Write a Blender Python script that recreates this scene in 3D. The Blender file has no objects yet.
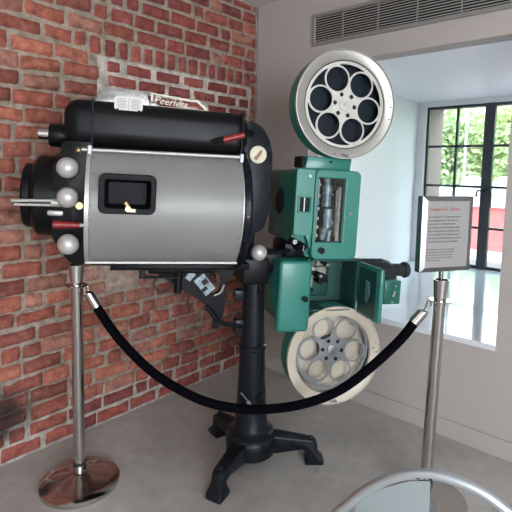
import bpy, bmesh, math, random
from mathutils import Vector, Matrix
from mathutils import noise as mnoise
random.seed(7)
PI = math.pi
C = bpy.context.scene.collection

# ------------------------------------------------------------------ helpers
def setp(o, label=None, cat=None, group=None, kind=None):
    if label: o['label'] = label
    if cat: o['category'] = cat
    if group: o['group'] = group
    if kind: o['kind'] = kind
    return o

WM = {}
def empty(name, loc, rz=0.0, label=None, cat=None, group=None):
    o = bpy.data.objects.new(name, None); C.objects.link(o)
    o.empty_display_size = 0.1
    m = Matrix.Translation(loc) @ Matrix.Rotation(rz, 4, 'Z')
    o.matrix_world = m; WM[o.name] = m
    return setp(o, label, cat, group)

def link(name, me, mats, parent=None, frame=None, smooth=None):
    if not isinstance(mats, (list, tuple)): mats = [mats]
    for m in mats:
        me.materials.append(m)
    o = bpy.data.objects.new(name, me); C.objects.link(o)
    frame = frame or Matrix.Identity(4)
    if parent is not None:
        o.parent = parent
        o.matrix_parent_inverse = Matrix.Identity(4)
        o.matrix_local = WM[parent.name].inverted() @ frame
    else:
        o.matrix_world = frame
    WM[o.name] = frame.copy()
    if smooth is not None:
        for p in me.polygons: p.use_smooth = True
        try: me.set_sharp_from_angle(angle=math.radians(smooth))
        except Exception: pass
    return o

def obj(name, bm, mats, parent=None, frame=None, smooth=35):
    bmesh.ops.recalc_face_normals(bm, faces=bm.faces)
    me = bpy.data.meshes.new(name); bm.to_mesh(me); bm.free()
    return link(name, me, mats, parent, frame, smooth)

def B(): return bmesh.new()

def merge(dst, src, mat=None):
    me = bpy.data.meshes.new('tmp'); src.to_mesh(me); src.free()
    if mat is not None: me.transform(mat)
    dst.from_mesh(me); bpy.data.meshes.remove(me)

def box(bm, x0, x1, y0, y1, z0, z1, bev=0.0, seg=3, rot=None, mi=0):
    t = bmesh.new()
    r = bmesh.ops.create_cube(t, size=1.0)
    for v in t.verts:
        v.co = Vector(((x0+x1)/2 + v.co.x*(x1-x0), (y0+y1)/2 + v.co.y*(y1-y0), (z0+z1)/2 + v.co.z*(z1-z0)))
    if bev > 0:
        bmesh.ops.bevel(t, geom=list(t.edges), offset=bev, segments=seg, profile=0.5, affect='EDGES', clamp_overlap=True)
    for f in t.faces: f.material_index = mi
    if rot is not None:
        c = Vector(((x0+x1)/2, (y0+y1)/2, (z0+z1)/2))
        rot = Matrix.Translation(c) @ rot @ Matrix.Translation(-c)
    merge(bm, t, rot)

def poly_prism(bm, pts, y0, y1, bev=0.0, seg=2, mi=0):
    """outline in XZ extruded along Y"""
    t = bmesh.new()
    a = [t.verts.new((p[0], y0, p[1])) for p in pts]
    b = [t.verts.new((p[0], y1, p[1])) for p in pts]
    t.faces.new(a); t.faces.new(b[::-1])
    n = len(pts)
    for i in range(n):
        t.faces.new((a[i], b[i], b[(i+1) % n], a[(i+1) % n]))
    bmesh.ops.recalc_face_normals(t, faces=t.faces)
    if bev > 0:
        bmesh.ops.bevel(t, geom=list(t.edges), offset=bev, segments=seg, profile=0.5, affect='EDGES', clamp_overlap=True)
    for f in t.faces: f.material_index = mi
    merge(bm, t)

def round_poly(pts, r, n=5):
    out = []
    k = len(pts)
    for i in range(k):
        p0 = Vector(pts[i-1]); p = Vector(pts[i]); p1 = Vector(pts[(i+1) % k])
        ri = r[i] if isinstance(r, (list, tuple)) else r
        d0 = (p0-p); d1 = (p1-p)
        ri = min(ri, d0.length*0.49, d1.length*0.49)
        a = p + d0.normalized()*ri; b = p + d1.normalized()*ri
        for j in range(n+1):
            t = j/n
            q = a.lerp(p, t).lerp(p.lerp(b, t), t)
            out.append((q.x, q.y))
    return out

def cyl(bm, p0, p1, r0, r1=None, n=24, caps=True, mi=0):
    r1 = r0 if r1 is None else r1
    p0 = Vector(p0); p1 = Vector(p1); d = p1-p0; L = d.length
    t = bmesh.new()
    bmesh.ops.create_cone(t, cap_ends=caps, cap_tris=False, segments=n, radius1=r0, radius2=r1, depth=L)
    for f in t.faces: f.material_index = mi
    m = Matrix.Translation((p0+p1)/2) @ d.to_track_quat('Z', 'Y').to_matrix().to_4x4()
    merge(bm, t, m)

def ball(bm, c, r, n=24, sc=(1, 1, 1), mi=0):
    t = bmesh.new()
    bmesh.ops.create_uvsphere(t, u_segments=n, v_segments=n//2, radius=r)
    for f in t.faces: f.material_index = mi
    merge(bm, t, Matrix.Translation(c) @ Matrix.Diagonal((*sc, 1)))

def lathe(bm, prof, axis_m=None, n=40, closed=False, mi=0):
    """prof list of (r,h) about Z"""
    t = bmesh.new()
    rings = []
    for r, h in prof:
        if r < 1e-6: rings.append([t.verts.new((0, 0, h))])
        else: rings.append([t.verts.new((r*math.cos(2*PI*k/n), r*math.sin(2*PI*k/n), h)) for k in range(n)])
    idx = list(range(len(rings)-1))
    pairs = [(i, i+1) for i in idx] + ([(len(rings)-1, 0)] if closed else [])
    for i, j in pairs:
        a, b = rings[i], rings[j]
        for k in range(n):
            k2 = (k+1) % n
            if len(a) == 1 and len(b) == 1: continue
            if len(a) == 1: t.faces.new((a[0], b[k], b[k2]))
            elif len(b) == 1: t.faces.new((a[k], b[0], a[k2]))
            else: t.faces.new((a[k], b[k], b[k2], a[k2]))
    bmesh.ops.recalc_face_normals(t, faces=t.faces)
    for f in t.faces: f.material_index = mi
    merge(bm, t, axis_m)

def catmull(pts, n=8):
    P = [Vector(p) for p in pts]; P = [P[0]*2-P[1]] + P + [P[-1]*2-P[-2]]
    out = []
    for i in range(1, len(P)-2):
        p0, p1, p2, p3 = P[i-1:i+3]
        for j in range(n):
            t = j/n
            out.append(0.5*((2*p1)+(p2-p0)*t+(2*p0-5*p1+4*p2-p3)*t*t+(-p0+3*p1-3*p2+p3)*t**3))
    out.append(P[-2])
    return out

def tube(bm, pts, r, n=12, mi=0, rad=None):
    P = [Vector(p) for p in pts]
    t = bmesh.new(); rings = []
    up = Vector((0, 0, 1))
    prev = None
    for i, p in enumerate(P):
        d = (P[min(i+1, len(P)-1)] - P[max(i-1, 0)]).normalized()
        if prev is None:
            s = d.cross(up)
            if s.length < 1e-3: s = d.cross(Vector((0, 1, 0)))
            s.normalize()
        else:
            s = prev - d*prev.dot(d); s.normalize()
        prev = s; q = d.cross(s)
        rr = rad[i] if rad else r
        rings.append([t.verts.new(p + s*rr*math.cos(2*PI*k/n) + q*rr*math.sin(2*PI*k/n)) for k in range(n)])
    for a, b in zip(rings, rings[1:]):
        for k in range(n): t.faces.new((a[k], a[(k+1) % n], b[(k+1) % n], b[k]))
    t.faces.new(rings[0][::-1]); t.faces.new(rings[-1])
    bmesh.ops.recalc_face_normals(t, faces=t.faces)
    for f in t.faces: f.material_index = mi
    merge(bm, t)

def curve_mesh(splines, thick, bev=0.0):
    """2D outline with holes -> mesh in XY, extruded +-thick/2 along Z"""
    cu = bpy.data.curves.new('c', 'CURVE'); cu.dimensions = '2D'; cu.fill_mode = 'BOTH'
    cu.extrude = max(thick/2-bev, 1e-4); cu.bevel_depth = bev; cu.bevel_resolution = 1
    for s in splines:
        sp = cu.splines.new('POLY'); sp.points.add(len(s)-1)
        for i, p in enumerate(s): sp.points[i].co = (p[0], p[1], 0, 1)
        sp.use_cyclic_u = True
    o = bpy.data.objects.new('c', cu); C.objects.link(o)
    bpy.context.view_layer.update()
    me = bpy.data.meshes.new_from_object(o.evaluated_get(bpy.context.evaluated_depsgraph_get()))
    bpy.data.objects.remove(o); bpy.data.curves.remove(cu)
    return me

def text_mesh(s, size, thick=0.0006, align='LEFT', shear=0.0, spacing=1.0):
    cu = bpy.data.curves.new('t', 'FONT'); cu.body = s; cu.size = size; cu.extrude = thick
    cu.align_x = align; cu.shear = shear; cu.space_character = spacing
    cu.resolution_u = 2
    o = bpy.data.objects.new('t', cu); C.objects.link(o)
    bpy.context.view_layer.update()
    me = bpy.data.meshes.new_from_object(o.evaluated_get(bpy.context.evaluated_depsgraph_get()))
    me.materials.clear()
    bpy.data.objects.remove(o); bpy.data.curves.remove(cu)
    return me

def add_me(bm, me, m=None, mi=0):
    if m is not None: me.transform(m)
    n0 = len(bm.faces)
    bm.from_mesh(me); bpy.data.meshes.remove(me)
    bm.faces.ensure_lookup_table()
    for f in bm.faces[n0:]: f.material_index = mi

def circ(cx, cz, r, n=36, a0=0): return [(cx+r*math.cos(a0+2*PI*i/n), cz+r*math.sin(a0+2*PI*i/n)) for i in range(n)]
FACE = Matrix.Rotation(PI/2, 4, 'X')      # XY drawing -> XZ plane, front towards -Y
def LX(x=0, y=0, z=0): return Matrix.Translation((x, y, z)) @ Matrix.Rotation(PI/2, 4, 'Y')   # lathe axis -> +X
def LY(x=0, y=0, z=0): return Matrix.Translation((x, y, z)) @ Matrix.Rotation(PI/2, 4, 'X')   # lathe axis -> -Y

# ------------------------------------------------------------------ materials
def mat(name, col, rough=0.5, metal=0.0, var=0.0, vscale=12.0, bump=0.0, bscale=60.0, col2=None, coat=0.0, rvar=0.0, spec=0.5):
    m = bpy.data.materials.new(name); m.use_nodes = True
    nt = m.node_tree; N = nt.nodes; Lk = nt.links
    b = N['Principled BSDF']
    b.inputs['Base Color'].default_value = (*col, 1); b.inputs['Roughness'].default_value = rough
    b.inputs['Metallic'].default_value = metal
    b.inputs['Specular IOR Level'].default_value = spec
    if coat: b.inputs['Coat Weight'].default_value = coat; b.inputs['Coat Roughness'].default_value = 0.12
    tc = N.new('ShaderNodeTexCoord')
    if var or col2 or rvar:
        no = N.new('ShaderNodeTexNoise'); no.inputs['Scale'].default_value = vscale; no.inputs['Detail'].default_value = 6
        Lk.new(tc.outputs['Object'], no.inputs['Vector'])
        ra = N.new('ShaderNodeMapRange'); ra.inputs[1].default_value = 0.3; ra.inputs[2].default_value = 0.7
        Lk.new(no.outputs['Fac'], ra.inputs[0])
        mx = N.new('ShaderNodeMix'); mx.data_type = 'RGBA'
        c2 = col2 or tuple(c*(1-var) for c in col)
        mx.inputs[6].default_value = (*c2, 1); mx.inputs[7].default_value = (*col, 1)
        Lk.new(ra.outputs[0], mx.inputs[0]); Lk.new(mx.outputs[2], b.inputs['Base Color'])
        if rvar:
            rr = N.new('ShaderNodeMapRange'); rr.inputs[3].default_value = rough-rvar; rr.inputs[4].default_value = rough+rvar
            Lk.new(no.outputs['Fac'], rr.inputs[0]); Lk.new(rr.outputs[0], b.inputs['Roughness'])
    if bump:
        n2 = N.new('ShaderNodeTexNoise'); n2.inputs['Scale'].default_value = bscale; n2.inputs['Detail'].default_value = 5
        Lk.new(tc.outputs['Object'], n2.inputs['Vector'])
        bp = N.new('ShaderNodeBump'); bp.inputs['Strength'].default_value = bump; bp.inputs['Distance'].default_value = 0.01
        Lk.new(n2.outputs['Fac'], bp.inputs['Height']); Lk.new(bp.outputs['Normal'], b.inputs['Normal'])
    return m

M = {}
M['black'] = mat('black_enamel', (0.005, 0.0055, 0.0065), 0.34, spec=.14, var=0.3, bump=0.05, bscale=150, rvar=0.08)
M['black_gloss'] = mat('black_gloss_paint', (0.005, 0.007, 0.011), 0.28, spec=.16, var=0.2, bump=0.06, bscale=40, rvar=0.08)
M['cast'] = mat('cast_iron_paint', (0.008, 0.011, 0.015), 0.30, spec=.22, var=0.35, bump=0.15, bscale=70, rvar=0.1)
M['steel'] = mat('brushed_grey_cover', (0.41, 0.41, 0.39), 0.38, 0.12, var=0.10, vscale=5, rvar=0.05)
M['trim'] = mat('light_trim', (0.42, 0.41, 0.385), 0.4, 0.5, var=0.1)
M['chrome'] = mat('polished_steel', (0.52, 0.50, 0.48), 0.13, 1.0, rvar=0.03)
M['alu'] = mat('cast_aluminium', (0.27, 0.265, 0.26), 0.27, 0.9, var=0.2, vscale=30, bump=0.1)
M['dull_alu'] = mat('dull_aluminium', (0.27, 0.28, 0.29), 0.42, 0.6, var=0.15, vscale=30)
M['knob'] = mat('pearl_knob', (0.47, 0.455, 0.44), 0.36, 0.35, var=0.08, vscale=25, bump=0.05)
M['brass'] = mat('worn_brass', (0.5, 0.36, 0.2), 0.35, 0.8, var=0.3, vscale=60)
M['red'] = mat('red_bakelite', (0.24, 0.014, 0.014), 0.4, var=0.3, vscale=40)
M['green'] = mat('green_enamel', (0.020, 0.175, 0.138), 0.34, var=0.12, vscale=8, coat=0.2, rvar=0.05)
M['paperplate'] = mat('white_enamel_plate', (0.62, 0.61, 0.58), 0.45)
M['motor'] = mat('motor_grey_paint', (0.030, 0.036, 0.042), 0.4, spec=.3, var=0.3)
M['plate'] = mat('nameplate_cream', (0.46, 0.42, 0.35), 0.4, 0.2)
M['brown'] = mat('brown_print', (0.22, 0.12, 0.06), 0.6)
M['pit'] = mat('black_matte_lining', (0.004, 0.0045, 0.006), 0.5, spec=.12)
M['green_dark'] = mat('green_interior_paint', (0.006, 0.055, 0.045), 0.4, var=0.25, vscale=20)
M['cream'] = mat('cream_paint', (0.62, 0.56, 0.44), 0.5, var=0.12, vscale=15)
M['offwhite'] = mat('offwhite_reel_paint', (0.52, 0.51, 0.46), 0.4, var=0.18, vscale=25)
M['lid'] = mat('grey_white_lid', (0.40, 0.385, 0.36), 0.33, 0.6, var=0.1, vscale=10, coat=0.2)
M['lidc'] = mat('cream_lid', (0.52, 0.46, 0.37), 0.4, var=0.1, vscale=10)
M['blueblack'] = mat('blue_black_lining', (0.005, 0.012, 0.019), 0.55, spec=.15, var=0.4, vscale=15)
M['mech'] = mat('mechanism_grey', (0.26, 0.32, 0.35), 0.4, 0.3, var=0.6, vscale=60)
M['mechblue'] = mat('mechanism_blue_glass', (0.14, 0.27, 0.36), 0.3, 0.0, var=0.6, vscale=40)
M['mechcream'] = mat('mechanism_cream', (0.36, 0.32, 0.26), 0.5, 0.1, var=0.5, vscale=50)
M['velvet'] = mat('black_velvet', (0.0025, 0.0025, 0.004), 0.95, bump=0.5, bscale=400, spec=0.03)
M['rubber'] = mat('black_rubber', (0.012, 0.012, 0.012), 0.6)
M['wallpaint'] = mat('wall_paint', (0.43, 0.385, 0.355), 0.75, var=0.04, vscale=1.5, bump=0.04, bscale=120)
M['whitepaint'] = mat('white_alcove_paint', (0.86, 0.86, 0.86), 0.5, var=0.03, vscale=2, bump=0.03, bscale=60)
M['sill'] = mat('glossy_white_sill', (0.72, 0.74, 0.76), 0.07, var=0.05, vscale=3, coat=0.6)
M['ceil'] = mat('ceiling_paint', (0.62, 0.61, 0.60), 0.8, var=0.03)
M['ventframe'] = mat('vent_metal', (0.33, 0.32, 0.31), 0.45, 0.5, var=0.1)
M['ventslat'] = mat('vent_slat_metal', (0.55, 0.54, 0.52), 0.45, 0.5)
M['dark'] = mat('dark_void', (0.01, 0.01, 0.01), 0.8)
M['winframe'] = mat('window_steel_paint', (0.045, 0.055, 0.065), 0.45, var=0.15)
M['paper'] = mat('sign_paper', (0.27, 0.255, 0.25), 0.6)  # white paper; its shade is put into this grey base colour
M['ink'] = mat('grey_ink', (0.06, 0.055, 0.055), 0.7)
M['redink'] = mat('red_ink', (0.36, 0.02, 0.025), 0.6)
M['satin'] = mat('satin_frame_metal', (0.27, 0.28, 0.29), 0.25, 0.95, var=0.06)
M['chairalu'] = mat('chair_tube_aluminium', (0.50, 0.54, 0.57), 0.33, 0.8, var=0.04, vscale=8)
M['panel'] = mat('chair_panel_aluminium', (0.50, 0.56, 0.57), 0.5, 0.35, var=0.06, vscale=10)
M['film'] = mat('dark_film', (0.012, 0.012, 0.016), 0.25)
M['tan'] = mat('tan_render', (0.22, 0.155, 0.12), 0.8, var=0.15, vscale=2)
M['redwall'] = mat('red_painted_brick', (0.55, 0.09, 0.08), 0.7, var=0.25, vscale=4)
M['palewall'] = mat('pale_shop_front', (0.6, 0.6, 0.6), 0.7, var=0.2)
M['roofwhite'] = mat('white_roof', (0.42, 0.42, 0.43), 0.6)
M['asphalt'] = mat('asphalt', (0.16, 0.16, 0.16), 0.9, var=0.3)
M['bark'] = mat('bark', (0.12, 0.08, 0.05), 0.9, var=0.4)
M['grass'] = mat('grassy_hill', (0.22, 0.33, 0.08), 0.9, var=0.4, vscale=1)
M['fill_lamp_metal'] = mat('fill_lamp_housing', (0.5, 0.5, 0.5), 0.5)
def leafmat(name, c):
    m = mat(name, c, 0.6, var=0.35, vscale=0.8)
    return m
M['leaf1'] = leafmat('yellow_green_leaves', (0.55, 0.66, 0.25))
M['leaf2'] = leafmat('mid_green_leaves', (0.38, 0.52, 0.20))
M['leaf3'] = leafmat('pale_green_leaves', (0.60, 0.68, 0.35))

def glass_mat():
    m = bpy.data.materials.new('window_glass'); m.use_nodes = True
    nt = m.node_tree; nt.nodes.clear()
    o = nt.nodes.new('ShaderNodeOutputMaterial'); mx = nt.nodes.new('ShaderNodeMixShader')
    t = nt.nodes.new('ShaderNodeBsdfTransparent'); g = nt.nodes.new('ShaderNodeBsdfGlossy'); g.inputs['Roughness'].default_value = 0.02
    t.inputs['Color'].default_value = (0.94, 0.97, 0.98, 1)
    mx.inputs[0].default_value = 0.07
    nt.links.new(t.outputs[0], mx.inputs[1]); nt.links.new(g.outputs[0], mx.inputs[2]); nt.links.new(mx.outputs[0], o.inputs['Surface'])
    return m
M['glass'] = glass_mat()

def floor_mat():
    m = bpy.data.materials.new('polished_concrete'); m.use_nodes = True
    nt = m.node_tree; N = nt.nodes; L = nt.links; b = N['Principled BSDF']
    tc = N.new('ShaderNodeTexCoord')
    n1 = N.new('ShaderNodeTexNoise'); n1.inputs['Scale'].default_value = 1.6; n1.inputs['Detail'].default_value = 8; n1.inputs['Roughness'].default_value = 0.6
    n2 = N.new('ShaderNodeTexNoise'); n2.inputs['Scale'].default_value = 14; n2.inputs['Detail'].default_value = 8
    n3 = N.new('ShaderNodeTexNoise'); n3.inputs['Scale'].default_value = 5.0; n3.inputs['Detail'].default_value = 2
    for n in (n1, n2, n3): L.new(tc.outputs['Object'], n.inputs['Vector'])
    r = N.new('ShaderNodeValToRGB'); e = r.color_ramp.elements
    e[0].position = 0.3; e[0].color = (0.32, 0.295, 0.265, 1); e[1].position = 0.72; e[1].color = (0.50, 0.475, 0.445, 1)
    L.new(n1.outputs['Fac'], r.inputs[0])
    mx = N.new('ShaderNodeMix'); mx.data_type = 'RGBA'; mx.blend_type = 'MULTIPLY'; mx.inputs[0].default_value = 0.5
    r2 = N.new('ShaderNodeMapRange'); r2.inputs[1].default_value = 0.3; r2.inputs[2].default_value = 0.7; r2.inputs[3].default_value = 0.75; r2.inputs[4].default_value = 1.1
    L.new(n2.outputs['Fac'], r2.inputs[0])
    cb = N.new('ShaderNodeCombineColor')
    for k in range(3): L.new(r2.outputs[0], cb.inputs[k])
    L.new(r.outputs[0], mx.inputs[6]); L.new(cb.outputs[0], mx.inputs[7])
    # small brown stains
    r3 = N.new('ShaderNodeValToRGB'); r3.color_ramp.elements[0].position = 0.74; r3.color_ramp.elements[0].color = (0, 0, 0, 1); r3.color_ramp.elements[1].position = 0.78; r3.color_ramp.elements[1].color = (0.6, 0.6, 0.6, 1)
    L.new(n3.outputs['Fac'], r3.inputs[0])
    m2 = N.new('ShaderNodeMix'); m2.data_type = 'RGBA'; m2.inputs[7].default_value = (0.16, 0.12, 0.09, 1)
    L.new(r3.outputs[0], m2.inputs[0]); L.new(mx.outputs[2], m2.inputs[6]); L.new(m2.outputs[2], b.inputs['Base Color'])
    rr = N.new('ShaderNodeMapRange'); rr.inputs[3].default_value = 0.38; rr.inputs[4].default_value = 0.6
    L.new(n1.outputs['Fac'], rr.inputs[0]); L.new(rr.outputs[0], b.inputs['Roughness'])
    bp = N.new('ShaderNodeBump'); bp.inputs['Strength'].default_value = 0.12; bp.inputs['Distance'].default_value = 0.005
    L.new(n2.outputs['Fac'], bp.inputs['Height']); L.new(bp.outputs[0], b.inputs['Normal'])
    return m

def brick_mat(name, mortar):
    m = bpy.data.materials.new(name); m.use_nodes = True
    nt = m.node_tree; N = nt.nodes; L = nt.links; b = N['Principled BSDF']
    b.inputs['Roughness'].default_value = 0.85; b.inputs['Specular IOR Level'].default_value = 0.25
    at = N.new('ShaderNodeAttribute'); at.attribute_name = 'tint'
    tc = N.new('ShaderNodeTexCoord')
    n1 = N.new('ShaderNodeTexNoise'); n1.inputs['Scale'].default_value = 22; n1.inputs['Detail'].default_value = 9; n1.inputs['Roughness'].default_value = 0.7
    n2 = N.new('ShaderNodeTexNoise'); n2.inputs['Scale'].default_value = 7; n2.inputs['Detail'].default_value = 9; n2.inputs['Roughness'].default_value = 0.75
    n3 = N.new('ShaderNodeTexNoise'); n3.inputs['Scale'].default_value = 120; n3.inputs['Detail'].default_value = 4
    for n in (n1, n2, n3): L.new(tc.outputs['Object'], n.inputs['Vector'])
    mr = N.new('ShaderNodeMapRange'); mr.inputs[1].default_value = 0.3; mr.inputs[2].default_value = 0.7; mr.inputs[3].default_value = 0.42; mr.inputs[4].default_value = 1.3
    L.new(n1.outputs['Fac'], mr.inputs[0])
    mu = N.new('ShaderNodeMix'); mu.data_type = 'RGBA'; mu.blend_type = 'MULTIPLY'; mu.inputs[0].default_value = 1
    cb = N.new('ShaderNodeCombineColor')
    for k in range(3): L.new(mr.outputs[0], cb.inputs[k])
    L.new(at.outputs['Color'], mu.inputs[6]); L.new(cb.outputs[0], mu.inputs[7])
    # mortar smears / lime bloom
    rp = N.new('ShaderNodeValToRGB')
    rp.color_ramp.elements[0].position = 0.56 if not mortar else 0.5; rp.color_ramp.elements[0].color = (0, 0, 0, 1)
    rp.color_ramp.elements[1].position = 0.74; rp.color_ramp.elements[1].color = (0.55, 0.55, 0.55, 1)
    L.new(n2.outputs['Fac'], rp.inputs[0])
    m2 = N.new('ShaderNodeMix'); m2.data_type = 'RGBA'
    m2.inputs[7].default_value = (0.40, 0.29, 0.25, 1) if not mortar else (0.22, 0.17, 0.14, 1)
    L.new(rp.outputs[0], m2.inputs[0]); L.new(mu.outputs[2], m2.inputs[6])
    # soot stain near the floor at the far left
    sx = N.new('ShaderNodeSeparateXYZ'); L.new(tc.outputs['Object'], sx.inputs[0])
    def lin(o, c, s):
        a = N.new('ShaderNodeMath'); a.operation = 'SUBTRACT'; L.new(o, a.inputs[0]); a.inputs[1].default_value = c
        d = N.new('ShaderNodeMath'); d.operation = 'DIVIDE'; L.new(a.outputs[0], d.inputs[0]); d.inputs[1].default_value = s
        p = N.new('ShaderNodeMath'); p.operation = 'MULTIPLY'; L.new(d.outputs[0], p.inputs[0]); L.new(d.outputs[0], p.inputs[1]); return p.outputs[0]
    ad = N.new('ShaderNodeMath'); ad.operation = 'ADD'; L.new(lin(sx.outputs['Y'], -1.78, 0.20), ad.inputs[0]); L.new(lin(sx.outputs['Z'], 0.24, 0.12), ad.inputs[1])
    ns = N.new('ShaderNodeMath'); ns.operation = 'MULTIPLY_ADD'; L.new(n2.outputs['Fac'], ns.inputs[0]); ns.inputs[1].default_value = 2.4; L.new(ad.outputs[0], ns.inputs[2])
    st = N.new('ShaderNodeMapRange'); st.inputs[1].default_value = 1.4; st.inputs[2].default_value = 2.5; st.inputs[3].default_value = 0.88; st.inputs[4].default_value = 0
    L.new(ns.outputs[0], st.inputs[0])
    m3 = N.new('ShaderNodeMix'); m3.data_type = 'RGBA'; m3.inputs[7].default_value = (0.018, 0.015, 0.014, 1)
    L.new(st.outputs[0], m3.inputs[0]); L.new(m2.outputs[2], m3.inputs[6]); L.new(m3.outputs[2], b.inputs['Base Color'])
    ad2 = N.new('ShaderNodeMath'); ad2.operation = 'MULTIPLY_ADD'; L.new(n3.outputs['Fac'], ad2.inputs[0]); ad2.inputs[1].default_value = 0.4; L.new(n1.outputs['Fac'], ad2.inputs[2])
    bp = N.new('ShaderNodeBump'); bp.inputs['Strength'].default_value = 0.9; bp.inputs['Distance'].default_value = 0.006
    L.new(ad2.outputs[0], bp.inputs['Height']); L.new(bp.outputs[0], b.inputs['Normal'])
    return m
M['floor'] = floor_mat(); M['brick'] = brick_mat('old_red_brick', False); M['mortar'] = brick_mat('lime_mortar', True)

# ------------------------------------------------------------------ camera
def cam_basis(yaw, pitch, roll):
    f = Vector((-math.sin(yaw)*math.cos(pitch), math.cos(yaw)*math.cos(pitch), -math.sin(pitch)))
    r = f.cross(Vector((0, 0, 1))).normalized(); u = r.cross(f)
    r2 = r*math.cos(roll) + u*math.sin(roll); u2 = -r*math.sin(roll) + u*math.cos(roll)
    return r2, u2, f
r_, u_, f_ = cam_basis(math.radians(41.84), math.radians(5.39), math.radians(1.105))
cd = bpy.data.cameras.new('camera'); cam = bpy.data.objects.new('camera', cd); C.objects.link(cam)
cam.matrix_world = Matrix(((r_.x, u_.x, -f_.x, 2.3174), (r_.y, u_.y, -f_.y, -2.569), (r_.z, u_.z, -f_.z, 1.45), (0, 0, 0, 1)))
cd.sensor_fit = 'HORIZONTAL'; cd.sensor_width = 36; cd.lens = 36*468.5/512
cd.shift_y = (214.7-256)/512
cd.clip_start = 0.02; cd.clip_end = 200
bpy.context.scene.camera = cam

# ------------------------------------------------------------------ room shell
H = 2.61; XR = 5.2; YB = -5.6; D = 1.95
def struct(name, bm, mats, parent=None, smooth=None):
    return setp(obj(name, bm, mats, parent, smooth=smooth), kind='structure') if parent is None else obj(name, bm, mats, parent, smooth=smooth)
bm = B(); box(bm, -0.3, XR+0.15, YB-0.15, 0.0, -0.12, 0.0); struct('floor', bm, M['floor'])
bm = B(); box(bm, -0.3, XR+0.15, YB-0.15, D+0.3, H, H+0.15); struct('ceiling', bm, M['ceil'])

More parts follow.
